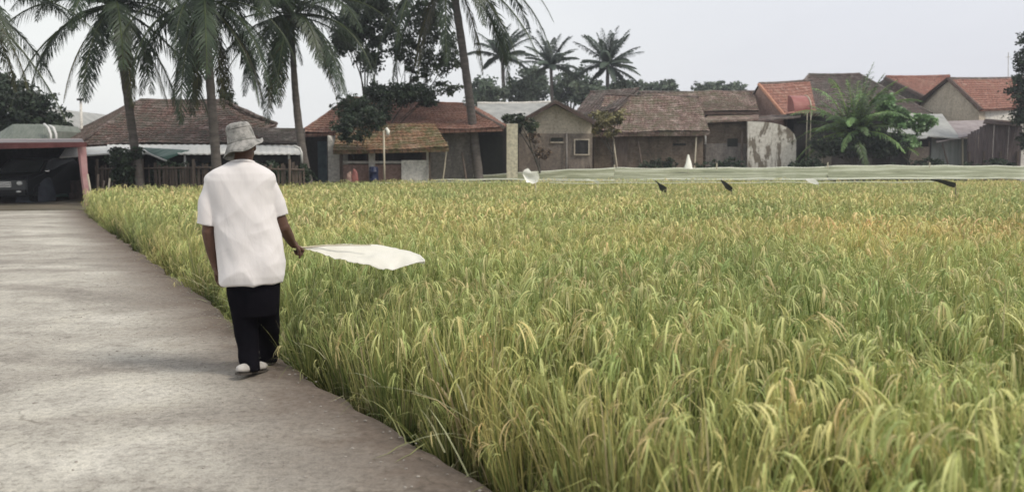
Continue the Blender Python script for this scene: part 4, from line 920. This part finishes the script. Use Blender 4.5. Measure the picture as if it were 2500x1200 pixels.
t = hs('white_gatepost', 'pale wall end between the plank fence and the edge tree', 2492, 52, 'wall'); wall(t, 'whitewall', 2484, 2540, 268, 53.5, .25); part(t, 'post', 'whitewall', lambda m: m.pbox(2482, 2489, 300, 470, 51.6, .2, 0))
t = hs('antenna_mast', 'thin antenna mast above the far right orange roof', 2462, 66, 'antenna'); part(t, 'mast', 'whitemetal', lambda m: m.tube([(X(2462, 66), 66, 0), P(2462, 128, 66)], .035, 6)); part(t, 'crossbar', 'whitemetal', lambda m: m.tube([P(2455, 140, 66), P(2469, 139, 66)], .025, 5))

# odd poles and boards leaning about the yards
for k, (a, b_, c_, d_, D, w_, mt, lab) in enumerate([(1092, 345, 1080, 455, 41.2, .03, 'bamboo', 'pale pole leaning on the grey wall left of the tallest palm'), (1128, 372, 1140, 455, 41.2, .05, 'wood', 'short board leaning on the grey wall near the tallest palm'), (1558, 345, 1570, 440, 49.3, .05, 'wood', 'board leaning on the long brick wall right of its door'), (1700, 335, 1690, 440, 49.2, .04, 'bamboo', 'pole leaning at the right end of the long brick wall'), (1812, 320, 1806, 440, 50.6, .06, 'wood', 'plank leaning beside the flaking wall'), (2300, 350, 2318, 440, 51.9, .05, 'wood', 'dark pole leaning on the grey-green shed wall'), (2012, 330, 1998, 440, 50.0, .04, 'bamboo', 'pole standing left of the bright young palm')]):
    A_, B_ = P(a, b_, D), P(c_, d_, D); B_ = A_+(B_-A_)*((A_.z+.02)/max(.1, A_.z-B_.z)); B_.y -= .35; mb = MB(); mb.tube([A_, A_.lerp(B_, .5)+Vector((.02, 0, 0)), B_], [(w_, .03)]*3, 6)
    tag(mb.build('leaning_pole', M[mt], None), lab, 'pole', 'poles and boards leaning on the walls')

# ------------------------------------------------------------------ bird nets between field and houses
def net(label, px0, px1, tops, bots, D0, D1, seed):
    mb = MB(); n = 120; m_ = 10; vs = []
    def ip_(arr, x):
        for (a, b_), (c_, d_) in zip(arr, arr[1:]):
            if a <= x <= c_: return b_+(d_-b_)*(x-a)/(c_-a)
        return arr[-1][1]
    for j in range(m_+1):
        v = j/m_
        for i in range(n+1):
            px_ = px0+(px1-px0)*i/n; a = P(px_, ip_(bots, px_), D0); b_ = P(px_, ip_(tops, px_), D1); q = a.lerp(b_, v)
            sw = (q.x/2.7) % 1; q.z += .06*noise.noise(Vector((q.x*.5, v*2, seed)))-(.05+.1*v*v)*4*sw*(1-sw)*.3-.06*math.sin(math.pi*v); q.y += .5*noise.noise(Vector((q.x*.3, v*4, seed+5)))+.12*math.sin(q.x*9+v*3)*noise.noise(Vector((q.x*.4, v, 3))); vs.append(q)
    w = n+1; mb.add(vs, [(j*w+i, j*w+i+1, (j+1)*w+i+1, (j+1)*w+i) for j in range(m_) for i in range(n)])
    t = thing('bird_net', label, 'netting', (X((px0+px1)/2, D0), D0, 0), 0, 'pale bird nets behind the rice')
    mb.build('mesh_sheet', M['net'], t, True)
    for arr, j in ((tops, m_), (bots, 0)):
        rb = MB(); rb.tube(vs[j*w:(j+1)*w:3], .045, 5); rb.build('edge_rope', M['rope'], t, True)
    return t
net('pale netting strip low before the dark doorway and cream house, left end', 1000, 1500, [(1000, 431), (1240, 424), (1290, 419), (1420, 413), (1500, 410)], [(1000, 441), (1240, 438), (1500, 439)], 39.6, 43.0, 1)
net('pale netting strip before the long brick house, middle one', 1500, 2020, [(1500, 410), (1700, 411), (1750, 409), (1900, 410), (2020, 406)], [(1500, 439), (2020, 436)], 39.6, 44.0, 2)
net('pale netting strip before the sheds, right end', 2020, 2700, [(2020, 406), (2080, 404), (2500, 405), (2700, 405)], [(2020, 436), (2700, 434)], 39.6, 44.5, 3)
for k, (px_, py_) in enumerate([(1060, 428), (1500, 402), (1750, 398), (2021, 396), (2270, 396), (2520, 396)]):
    mb = MB(); D = 43.2+k*.2; mb.tube([(X(px_, D), D, -.05), P(px_, py_, D)], .035, 6)
    tag(mb.build('net_stake', M['bamboo'], None), ['leftmost net stake, near the tallest palm', 'net stake in front of the yellow-leaved tree', 'net stake right of the white cone scarecrow', 'net stake in front of the young palm', 'net stake in front of the grey shed', 'net stake at the right edge'][k], 'stake', 'stakes holding the nets')
# strings over the field
for k, (a, b_, c_, d_, D) in enumerate([(700, 447, 2520, 433, 36), (1340, 446, 2280, 443, 31)]):
    A_, B_ = P(a, b_, D), P(c_, d_, D); pts_ = []
    for i in range(31):
        u = i/30; q = A_.lerp(B_, u); q.z -= .03*math.sin(u*math.pi*5)**2; pts_.append(q)
    mb = MB(); mb.tube(pts_, .014, 5); tag(mb.build('scare_string', M['rope'], None, True), ['pale string stretched along the far end of the rice', 'pale string a little nearer, carrying the small scare strips'][k], 'string', 'bird scaring strings')
# white and black scare flags
def scrap(mb, pts, wid, nrm_, seed, amp=.04):
    """crumpled plastic strip along pts with widths wid"""
    r = random.Random(seed); vs = []; m_ = 6
    for i, (p, w) in enumerate(zip(pts, wid)):
        for j in range(m_+1):
            v = j/m_-.5; q = Vector(p)+Vector(nrm_)*w*v; q += Vector((noise.noise(q*6+Vector((seed, 0, 0))), noise.noise(q*6+Vector((0, seed, 0)))*1.5, noise.noise(q*6)))*amp; vs.append(q)
    n = len(pts); w_ = m_+1; off = Vector((0, .012, 0)); N_ = len(vs)
    allv = vs+[v+off for v in vs]; fs = [(i*w_+j, i*w_+j+1, (i+1)*w_+j+1, (i+1)*w_+j) for i in range(n-1) for j in range(m_)]
    fs += [tuple(k+N_ for k in reversed(f)) for f in list(fs)]
    mb.add(allv, fs)
def stake(name, label, cat, px_, pyt, D, mat='bamboo', group='bird scaring flags in the rice'):
    t = thing(name, label, cat, (X(px_, D), D, -.36), 0, group); top = P(px_, pyt, D)
    mb = MB(); mb.tube([(top.x, D, -.36), top], [.014, .01], 6); mb.build('stake', M[mat], t, True); return t
t = stake('scare_flag', 'crumpled white plastic bag on a stake above the rice', 'flag', 1308, 425, 26)
mb = MB(); scrap(mb, [P(1279, 420, 26), P(1287, 428, 26), P(1296, 431, 26), P(1306, 434, 26), P(1313, 438, 26)], [.12, .38, .34, .34, .12], (.15, 0, 1), 3, .07); mb.build('flag', M['bagwhite'], t, True)
t = stake('scare_flag', 'white cloth hanging as a narrow cone above the nets', 'flag', 1680, 376, 42.6)
mb = MB()
vs = []
for i in range(9):
    z = Z(377+35*i/8, 42.6); rr = .03+.17*i/8
    for k in range(12):
        a = k*math.pi/6; w = 1+.22*math.sin(a*3+i*.4); vs.append((X(1680, 42.6)+math.cos(a)*rr*w, 42.6+math.sin(a)*rr*w*.6, z))
mb.add(vs, [(i*12+k, i*12+(k+1) % 12, (i+1)*12+(k+1) % 12, (i+1)*12+k) for i in range(8) for k in range(12)]); mb.build('flag', M['bagwhite'], t, True)
t = stake('scare_flag', 'black plastic scrap, left one of the two close together', 'flag', 1627, 455, 24, 'wood')
mb = MB(); scrap(mb, [P(1600, 440, 24), P(1608, 449, 24), P(1616, 457, 24), P(1623, 464, 24), P(1625, 471, 24)], [.02, .05, .16, .14, .04], (.9, 0, .5), 5, .04); mb.build('flag', M['black'], t, True)
t = stake('scare_flag', 'black plastic strip, right one of the two close together', 'flag', 1787, 462, 24, 'wood')
mb = MB(); scrap(mb, [P(1761, 439, 24), P(1768, 447, 24), P(1776, 455, 24), P(1783, 461, 24), P(1789, 467, 24)], [.03, .1, .15, .13, .05], (.7, 0, .7), 6, .02); mb.build('flag', M['black'], t, True)
t = stake('scare_flag', 'long black plastic strip blown sideways at the right', 'flag', 2334, 450, 22, 'wood')
mb = MB(); scrap(mb, [P(2272, 438, 22), P(2288, 441, 22), P(2304, 444, 22), P(2320, 449, 22), P(2333, 452, 22)], [.03, .06, .1, .13, .12], (.15, 0, 1), 7, .02); mb.build('flag', M['black'], t, True)
t = stake('scare_flag', 'pale yellow-white strip between the black strips', 'flag', 1998, 447, 29)
mb = MB(); scrap(mb, [P(1968, 438, 29), P(1976, 440, 29), P(1984, 442, 29), P(1992, 445, 29), P(1999, 447, 29)], [.04, .12, .16, .14, .05], (.1, 0, 1), 8, .03); mb.build('flag', M['bagwhite'], t, True)
t = stake('scare_flag', 'small faded pale strip right of the white bag', 'flag', 1460, 446, 29)
mb = MB(); scrap(mb, [P(1428, 438, 29), P(1438, 439, 29), P(1448, 441, 29), P(1456, 443, 29), P(1464, 446, 29)], [.03, .08, .06, .08, .03], (.1, 0, 1), 9, .03); mb.build('flag', M['rope'], t, True)
#@@PART3

# ------------------------------------------------------------------ the man
foot = G(612, 916); ANG = math.atan2(-foot.x, foot.y)   # sight line turned left of +Y
TM = Matrix.Translation(foot) @ Matrix.Rotation(ANG, 4, 'Z'); TI = TM.inverted(); CAMP = Vector((0, 0, HCAM))
def Lc(px, py, dy=0.0):
    r = (P(px, py, 10)-CAMP); d = (TM.to_3x3() @ Vector((0, 1, 0))); t = (dy-(CAMP-foot).dot(d))/r.dot(d)
    return TI @ (CAMP+r*t)
def bake(mb, name, mat, parent, vox, sm=4, fn=None):
    o = mb.build(name, mat, None, True, uv=False)
    m = o.modifiers.new('r', 'REMESH'); m.mode = 'VOXEL'; m.voxel_size = vox; m.use_smooth_shade = True
    if sm: m2 = o.modifiers.new('s', 'SMOOTH'); m2.iterations = sm; m2.factor = .6
    bpy.context.view_layer.update(); dg = bpy.context.evaluated_depsgraph_get()
    me = bpy.data.meshes.new_from_object(o.evaluated_get(dg)); me.name = name
    o.modifiers.clear(); o.data = me
    me.materials.clear(); me.materials.append(mat)
    if fn:
        co = np.zeros(len(me.vertices)*3, dtype=np.float32); me.vertices.foreach_get('co', co); co = co.reshape(-1, 3)
        no = np.zeros(len(me.vertices)*3, dtype=np.float32); me.vertices.foreach_get('normal', no); no = no.reshape(-1, 3)
        co = fn(co, no); me.vertices.foreach_set('co', co.astype(np.float32).ravel()); me.update()
    me.polygons.foreach_set('use_smooth', [True]*len(me.polygons))
    o.parent = parent; return o
def loft(mb, rings, seg=32, pw=2.4):
    vs = []
    for (c, rx, ry) in rings:
        for k in range(seg):
            a = 2*math.pi*k/seg; ca, sa = math.cos(a), math.sin(a)
            vs.append(Vector(c)+Vector((rx*abs(ca)**(2/pw)*(1 if ca > 0 else -1), ry*abs(sa)**(2/pw)*(1 if sa > 0 else -1), 0)))
    n = len(rings); mb.add(vs, [(i*seg+k, i*seg+(k+1) % seg, (i+1)*seg+(k+1) % seg, (i+1)*seg+k) for i in range(n-1) for k in range(seg)]+[tuple(range(seg-1, -1, -1)), tuple(range((n-1)*seg, n*seg))])
def limb(mb, a, b, r0, r1, n=8, seg=14, bulge=0):
    a, b = Vector(a), Vector(b); mb.tube([a.lerp(b, i/n) for i in range(n+1)], [r0+(r1-r0)*i/n+bulge*math.sin(math.pi*i/n) for i in range(n+1)], seg)
    mb.ell(a, (r0,)*3, 12, 8); mb.ell(b, (r1,)*3, 12, 8)
man = bpy.data.objects.new('person', None); COL.objects.link(man); man.matrix_basis = TM
tag(man, 'man walking away in white t-shirt, black trousers and mottled grey bucket hat', 'person')
S = .002665
# joints
neck0, neck1 = Lc(592, 425, .0), Lc(596, 368, .015); head = Lc(592, 350, .02)
shL, shR = Lc(521, 452, 0), Lc(650, 449, .0)
elL, elR = Lc(508, 565, .0), Lc(692, 553, .03)
wrL, haL = Lc(521, 635, .05), Lc(529, 664, .08)
wrR, haR = Lc(714, 594, .2), Lc(727, 603, .25)
hipL, hipR = Lc(592, 690, 0), Lc(648, 690, 0)
anL, anR = Lc(604, 896, .0), Lc(658, 872, .36)
knL, knR = Lc(598, 800, .07), Lc(655, 790, .24)
mb = MB()
# head (looks away from the camera and slightly right)
HR = Matrix.Rotation(R(-18), 3, 'Z') @ Matrix.Rotation(R(-7), 3, 'Y') @ Matrix.Rotation(R(-10), 3, 'X')
def hd(x, y, z): return head+HR @ Vector((x, y, z))
mb.ell(hd(0, .0, .01), (.074, .090, .092), 24, 16, rot=HR); mb.ell(hd(0, .03, -.055), (.058, .066, .062), 20, 12, rot=HR)   # skull, jaw
mb.ell(hd(0, .078, -.088), (.026, .02, .02), 12, 8, rot=HR)                                                   # chin
limb(mb, hd(0, .088, .02), hd(0, .108, -.022), .010, .015, 5, 10)                                                # nose
for s in (-1, 1):
    mb.ell(hd(s*.013, .102, -.026), (.009, .009, .007), 8, 6); mb.ell(hd(s*.078, -.004, -.01), (.012, .02, .032), 12, 8, rot=HR)  # nostril, ear
    mb.ell(hd(s*.032, .082, .026), (.024, .012, .008), 10, 6, rot=HR); mb.ell(hd(s*.044, .062, -.025), (.024, .022, .022), 10, 6, rot=HR)   # brow, cheek
mb.ell(hd(0, .098, -.052), (.024, .008, .006), 10, 6, rot=HR); mb.ell(hd(0, .096, -.062), (.020, .009, .007), 10, 6, rot=HR)  # lips
limb(mb, neck1, neck0, .056, .063, 6, 18)
limb(mb, neck0-Vector((0, 0, .03)), shL+Vector((.02, 0, -.01)), .04, .045); limb(mb, neck0-Vector((0, 0, .03)), shR+Vector((-.03, 0, -.015)), .04, .042); loft(mb, [(Lc(590, y, .0), w, d) for y, w, d in ((430, .11, .07), (465, .155, .09), (540, .15, .10), (620, .14, .10), (690, .15, .105))])
limb(mb, shL, elL, .044, .038, bulge=.004); limb(mb, elL, wrL, .040, .026, bulge=.004)
limb(mb, shR, elR, .042, .038, bulge=.004); limb(mb, elR, wrR, .040, .026, bulge=.004)
limb(mb, hipL, knL, .085, .055); limb(mb, knL, anL, .052, .034, bulge=.008); limb(mb, hipR, knR, .085, .055); limb(mb, knR, anR, .052, .034, bulge=.008)
def footm(mb, an, toe, heel):
    limb(mb, heel, toe, .032, .026, 6, 12); limb(mb, an, heel.lerp(toe, .25), .034, .032)
    side = (toe-heel).cross(Vector((0, 0, 1))).normalized()
    for k in range(5): mb.ell(toe+side*(-.026+.013*k)+(toe-heel).normalized()*(.028-.004*k), (.009, .013, .009), 8, 6)
heL, toL = Lc(594, 914, -.06), Lc(636, 900, .11); toL.z = .035; heL.z = max(heL.z, .055)
heR, toR = Lc(658, 880, .33), Lc(652, 872, .55); heR.z = .04; toR.z = .035
footm(mb, anL, toL, heL); footm(mb, anR, toR, heR)
# hands: palm, four fingers and a thumb each
def hand(mb, wr, pc, fdir, pn, curl, lens=(.072, .08, .075, .058), side=1):
    """wr wrist, pc palm centre, fdir finger direction, pn palm normal (towards the palm side)"""
    fdir = fdir.normalized(); pn = (pn-fdir*pn.dot(fdir)).normalized(); sd = fdir.cross(pn)*side
    limb(mb, wr, pc-fdir*.03, .026, .027, 5, 12)
    for k in range(4):
        off = sd*(-.03+.02*k); st = pc-fdir*.04+off*.7; kn = pc+fdir*.04+off
        limb(mb, st, kn, .014, .0115, 4, 9)
        d = fdir.copy(); p = kn; L_ = lens[k]; segs = (.45, .3, .25)
        for j, sg in enumerate(segs):
            d = Matrix.Rotation(curl[j], 3, sd*side) @ d if side == 1 else Matrix.Rotation(-curl[j], 3, sd) @ d
            q = p+d*L_*sg; limb(mb, p, q, .0092-.0012*j, .0086-.0014*j, 3, 8); p = q
    th = pc-fdir*.03-sd*.03; d = (fdir*.7-sd*.6+pn*.5).normalized(); p = th
    for j, sg in enumerate((.036, .03, .024)):
        q = p+d*sg; limb(mb, p, q, .0125-.0015*j, .0115-.0018*j, 3, 8); p = q; d = (d+sd*.35+pn*.25).normalized()
fdL = Vector((.02, .25, -1)); hand(mb, wrL, haL, fdL, Vector((1, -.15, 0)), (.35, .45, .3), side=-1)
gripdir = (Lc(790, 603, .30)-haR).normalized()
fdR = Vector((.55, .5, -.45)).normalized(); pnR = Vector((.2, .4, -.9))
hand(mb, wrR, haR-fdR*.01, fdR, pnR, (1.25, 1.35, .9), side=1)
bake(mb, 'body', M['skin'], man, .0045, 3)
# eyes, hair
mb = MB(); mb.ell(head+HR @ Vector((0, -.014, .006)), (.080, .090, .078), 20, 14, rot=HR)
def hairfn(co, no):
    for i in range(len(co)):
        v = HR.transposed() @ (Vector(co[i])-head)
        if v.y > .05: co[i] = list(Vector(co[i])+HR @ Vector((0, -.02, .0)))
        co[i] += no[i]*.003*noise.noise(Vector(co[i])*90)
    return co
bake(mb, 'hair', M['hair'], man, .006, 1, hairfn)
for s in (-1, 1): mb = MB(); mb.ell(hd(s*.031, .0855, .008), (.013, .008, .007), 12, 8, rot=HR); o = mb.build('eye', M['bagwhite'], None, True); o.parent = man
# t-shirt
mb = MB()
TR = [(397, 592, 30, .075), (402, 592, 40, .085), (408, 591, 53, .095), (415, 590, 65, .10), (424, 589, 76, .108), (440, 588, 82, .115), (465, 588, 78, .118), (500, 591, 74, .122), (550, 602, 75, .126), (600, 610, 79, .136), (640, 616, 80, .145), (670, 617, 77, .150), (688, 615, 71, .145)]
loft(mb, [(Lc(c, y, -.005), w*S, d) for y, c, w, d in TR], 40, 2.3)
def sleeve(a, b, c, r0, r1, r2):
    pts = bez(Vector(a), Vector(b), Vector(c), 10); rr = []
    for i in range(11):
        u = i/10; r_ = r0*(1-u)+r1*u if u < .8 else r1+(r2-r1)*(u-.8)/.2; rr.append((r_, r_*.85))
    mb.tube(pts, rr, 22)
sleeve(Lc(531, 440, 0), Lc(508, 490, -.01), Lc(504, 548, 0), .066, .062, .064)
sleeve(Lc(642, 436, 0), Lc(668, 470, 0), Lc(683, 526, .015), .062, .054, .056)
mb.ell(Lc(529, 441, 0), (.075, .085, .062), 18, 12); mb.ell(Lc(640, 436, 0), (.072, .082, .06), 18, 12)
def folds(co, no):
    for i in range(len(co)):
        v = Vector(co[i]); x, y, z = v
        g = 0
        low = max(0, min(1, (1.25-z)/.7))
        # hanging folds that fan out from the shoulders to the hem
        g += .0065*low*math.sin(x*38+3*noise.noise(Vector((x*3, y*3, z*2)))+z*4)*(.5+.8*abs(noise.noise(Vector((x*5, 2, z*3)))))
        g += .012*noise.noise(Vector((x*7, y*7, z*1.6)))*(0.3+low)
        g += .004*noise.noise(Vector((x*16+z*8, y*16, z*5)))
        rg = 1-abs(noise.noise(Vector((x*4.5+z*1.6, y*3, z*2.1+5))))*3.2; g += .010*max(0, rg)**1.3*(.35+low*.8)
        rg = 1-abs(noise.noise(Vector((x*3-z*3.5, y*3, z*3.2+9))))*3.5; g += .008*max(0, rg)**1.3*(.5+.5*low)
        co[i] = co[i]+no[i]*g
    return co
bake(mb, 't_shirt', M['shirt'], man, .006, 4, folds)
# collar rib
mb = MB(); cc = Lc(592, 403, .0); ring = []
for k in range(25):
    a = 2*math.pi*k/24; ring.append(cc+Vector((.074*math.cos(a), .072*math.sin(a)+.005, .012-.018*math.sin(a))))
mb.tube(ring, .009, 8); o = mb.build('collar', M['shirt'], None, True); o.parent = man
# trousers
mb = MB()
loft(mb, [(Lc(c, y, 0), w*S, d) for y, c, w, d in ((640, 617, 60, .11), (680, 618, 64, .118), (710, 619, 64, .118), (740, 620, 60, .108), (770, 622, 50, .09))], 32, 2.4)
def leg(px):
    loft(mb, [(Lc(c, y, dy), w*S, d) for y, c, w, dy, d in px], 26, 2.2)
leg([(690, 589, 35, 0, .115), (740, 593, 33, .01, .110), (800, 600, 30, .04, .09), (850, 606, 26, .03, .08), (885, 610, 25, 0, .078), (902, 611, 24, -.01, .075)])
leg([(690, 650, 34, 0, .115), (740, 650, 33, .04, .110), (790, 652, 30, .15, .09), (840, 656, 26, .30, .08), (868, 657, 24, .34, .075), (884, 657, 23, .35, .07)])
def tfold(co, no):
    for i in range(len(co)):
        x, y, z = co[i]; g = .006*noise.noise(Vector((x*9, y*9, z*3)))+.005*math.sin(z*30+6*noise.noise(Vector((x*5, y*5, z*2))))*max(0, min(1, (.45-z)/.4))
        co[i] = co[i]+no[i]*g
    return co
bake(mb, 'trousers', M['trouser'], man, .0065, 4, tfold)
# shoes
def shoe(heel, toe, lift):
    d = (toe-heel); L_ = d.length; d.normalize(); up = Vector((0, 0, 1)); sd = d.cross(up).normalized(); up = sd.cross(d)
    mb = MB(); n = 12; vs = []
    prof = [(-.05, .016, .018), (-.035, .030, .03), (0, .036, .036), (.05, .037, .036), (.10, .042, .034), (.15, .046, .032), (.19, .048, .034), (.22, .038, .027), (.24, .018, .014)]
    for (t_, w, h) in prof:
        for k in range(n):
            a = 2*math.pi*k/n; vs.append(heel+d*t_*L_/.19+sd*w*math.cos(a)+up*(max(-.5, math.sin(a))*h-.002))
    m_ = len(prof); mb.add(vs, [(i*n+k, i*n+(k+1) % n, (i+1)*n+(k+1) % n, (i+1)*n+k) for i in range(m_-1) for k in range(n)]+[tuple(range(n-1, -1, -1)), tuple(range((m_-1)*n, m_*n))])
    o = mb.build('shoe', M['shoe'], None, True); o.parent = man
    mb = MB(); vs = []
    for (t_, w, h) in prof: vs += [heel+d*t_*L_/.19+sd*(w+.003)-up*.024, heel+d*t_*L_/.19-sd*(w+.003)-up*.024]
    mb.prism([vs[i] for i in range(0, len(vs), 2)]+[vs[i] for i in range(len(vs)-1, 0, -2)], -up*.012); s_ = mb.build('sole', M['sole'], None); s_.parent = o
shoe(heL+Vector((0, -.02, .012)), toL, 1); shoe(heR, toR, 0)
# bucket hat
mb = MB(); hc = Lc(590, 345, .015); HT = Matrix.Rotation(R(13), 3, 'Y').inverted() @ Matrix.Rotation(R(-4), 3, 'X')
prof = [(.0, .168), (.035, .170), (.066, .164), (.080, .150), (.0865, .125), (.090, .09), (.094, .05), (.098, .018), (.103, .012), (.115, -.006), (.131, -.028), (.146, -.046), (.1455, -.050), (.129, -.034), (.112, -.013), (.100, .004), (.094, .02), (.088, .08), (.082, .12), (.06, .15), (0, .158)]
seg = 64; vs = []
for (rr_, z) in prof:
    for k in range(seg):
        a = 2*math.pi*k/seg; brim = max(0, (rr_-.1)/.04) if z < .02 else 0
        zz = z+brim*(.020*math.sin(a*2+.6)+.034*math.cos(a-.1)+.006*math.sin(a*5)); r_ = rr_*(1+.018*math.sin(a*3+z*20)+.015*noise.noise(Vector((math.cos(a)*2, math.sin(a)*2, z*14))))
        if z > .12: zz += .007*noise.noise(Vector((math.cos(a)*rr_*28, math.sin(a)*rr_*28, 2)))
        vs.append(hc+HT @ Vector((r_*math.cos(a)*.93, r_*math.sin(a)*1.08, (zz-.022)*.82)))
mb.add(vs, [(i*seg+k, i*seg+(k+1) % seg, (i+1)*seg+(k+1) % seg, (i+1)*seg+k) for i in range(len(prof)-1) for k in range(seg)])
o = mb.build('bucket_hat', M['hat'], None, True); o.parent = man
mb = MB()
for zb, rb in ((.022, .0992), (.122, .0885)):
    mb.tube([hc+HT @ Vector((rb*math.cos(a)*.93, rb*math.sin(a)*1.08, (zb-.022)*.82)) for a in [2*math.pi*k/40 for k in range(41)]], .0022, 5)
b_ = mb.build('seam', M['hat'], None, True); b_.parent = o
# the flag he holds
ft = bpy.data.objects.new('hand_flag', None); COL.objects.link(ft); g0 = TM @ haR; ft.matrix_basis = Matrix.Translation(g0); tag(ft, 'large white cloth flag on a thin stick streaming from the man\'s right hand', 'flag')
W_ = lambda px, py, dy: TM @ Lc(px, py, dy)
mb = MB(); s0 = W_(716, 598, .225); s1 = W_(742, 604, .275); s2 = W_(800, 598, .33); s3 = W_(905, 598, .42); mb.tube([s0, W_(727, 602, .25), s1, s2, s3], [.0075, .0075, .007, .006, .004], 8); mb.build('stick', M['bamboo'], ft, True)
mb = MB(); top = [(745, 604), (770, 600), (800, 597), (840, 595), (880, 594.5), (920, 598), (960, 604), (1000, 612), (1025, 622), (1037, 634)]; bot = [(745, 607), (768, 612), (792, 621), (822, 630), (852, 637), (884, 645), (920, 653), (956, 658), (990, 648), (1037, 637)]
n = 60; m_ = 18; vs = []
def ipl(a, u):
    x = u*(len(a)-1); i = min(int(x), len(a)-2); f = x-i; return (a[i][0]*(1-f)+a[i+1][0]*f, a[i][1]*(1-f)+a[i+1][1]*f)
for i in range(n+1):
    u = i/n; A_, B_ = ipl(top, u), ipl(bot, u); wd = math.hypot(B_[0]-A_[0], B_[1]-A_[1])*S
    pa = W_(A_[0], A_[1], .30+.12*u+wd*1.4); pb_ = W_(B_[0], B_[1], .27+.05*u)
    pb_ = pb_+Vector((0, 0, .012*noise.noise(Vector((u*14, 3, 1)))+.006*noise.noise(Vector((u*40, 3, 1)))))
    for j in range(m_+1):
        v = j/m_; q = pa.lerp(pb_, v); amp = min(1, u*3)
        q.z += amp*(.016*math.sin(u*9+v*2.5)*math.sin(math.pi*v)+.007*math.sin(u*26-v*4)*math.sin(math.pi*v)+.012*noise.noise(Vector((u*6, v*3, 2))))
        if j in (0, m_): q += Vector((0, 0, .004*noise.noise(Vector((u*30, v, 1)))))
        vs.append(q)
w = m_+1; mb.add(vs, [(i*w+j, i*w+j+1, (i+1)*w+j+1, (i+1)*w+j) for i in range(n) for j in range(m_)])
fo = mb.build('cloth', M['flag'], ft, True); sm_ = fo.modifiers.new('th', 'SOLIDIFY'); sm_.thickness = .002

# ------------------------------------------------------------------ sky, light, camera
w = bpy.data.worlds.new('World'); scn.world = w; w.use_nodes = True; nt = w.node_tree; N, L = nt.nodes, nt.links
bg = N['Background']; sky = N.new('ShaderNodeTexSky'); sky.sky_type = 'NISHITA'; sky.sun_disc = False
SE, SR = R(48), R(118)
sky.sun_elevation = SE; sky.sun_rotation = SR; sky.air_density = 1.5; sky.dust_density = 4
g = N.new('ShaderNodeTexCoord').outputs['Generated']; sp = N.new('ShaderNodeSeparateXYZ'); L.new(g, sp.inputs[0])
# overcast deck: soft cloud noise, a little whiter towards the left (west) horizon
f = noise_n(nt, g, 1.6, 5, .5, .3, (1, 1, 3))
cl = ramp(nt, f, [(.3, (4.75, 4.83, 5.15)), (.7, (5.4, 5.48, 5.65))])
mr = N.new('ShaderNodeMapRange'); L.new(sp.outputs['X'], mr.inputs[0]); mr.inputs[1].default_value = -.6; mr.inputs[2].default_value = .35
cl2 = mix(nt, 1.0, cl, ramp(nt, mr.outputs[0], [(0, (1.2, 1.2, 1.13)), (.55, (1.06, 1.06, 1.04)), (1, (.97, .97, 1.0))]), 'MULTIPLY')
c = mix(nt, .90, sky.outputs[0], cl2); L.new(c, bg.inputs[0]); bg.inputs[1].default_value = .1
sl = bpy.data.lights.new('sun', 'SUN'); sl.energy = 1.5; sl.angle = R(14); sl.color = (1, .92, .8); so_ = bpy.data.objects.new('sun', sl); COL.objects.link(so_)
sd_ = Vector((math.sin(SR)*math.cos(SE), math.cos(SR)*math.cos(SE), math.sin(SE))) # towards the sun
so_.rotation_euler = sd_.to_track_quat('Z', 'Y').to_euler()
cam = bpy.data.cameras.new('camera'); co_ = bpy.data.objects.new('camera', cam); COL.objects.link(co_); scn.camera = co_
co_.location = (0, 0, HCAM); co_.rotation_euler = (math.pi/2-PIT, 0, 0); cam.sensor_width = 36; cam.lens = 36*F/2500; cam.clip_end = 2000; cam.clip_start = .05
cam.dof.use_dof = True; cam.dof.focus_distance = 7.5; cam.dof.aperture_fstop = 2.4
scn.view_settings.view_transform = 'Standard'; scn.view_settings.look = 'None'; scn.view_settings.gamma = 1; scn.view_settings.exposure = 0.72
scn.render.film_transparent = False; scn.cycles.max_bounces = 6; scn.cycles.transparent_max_bounces = 12; scn.cycles.use_denoising = True

# thin humid air over the fields
mh = bpy.data.materials.new('haze'); mh.use_nodes = True; hn = mh.node_tree; hn.nodes.remove(hn.nodes['Principled BSDF'])
pv = hn.nodes.new('ShaderNodeVolumePrincipled'); pv.inputs['Color'].default_value = (.86, .9, 1, 1); pv.inputs['Density'].default_value = .0009; pv.inputs['Anisotropy'].default_value = .2
hn.links.new(pv.outputs[0], hn.nodes['Material Output'].inputs['Volume'])
mb = MB(); mb.box(-150, 150, -20, 140, -1.4, 16); hz = mb.build('haze', mh, uv=False); kind(hz, 'stuff'); hz['label'] = 'thin humid haze over the field and village'; hz['category'] = 'haze'
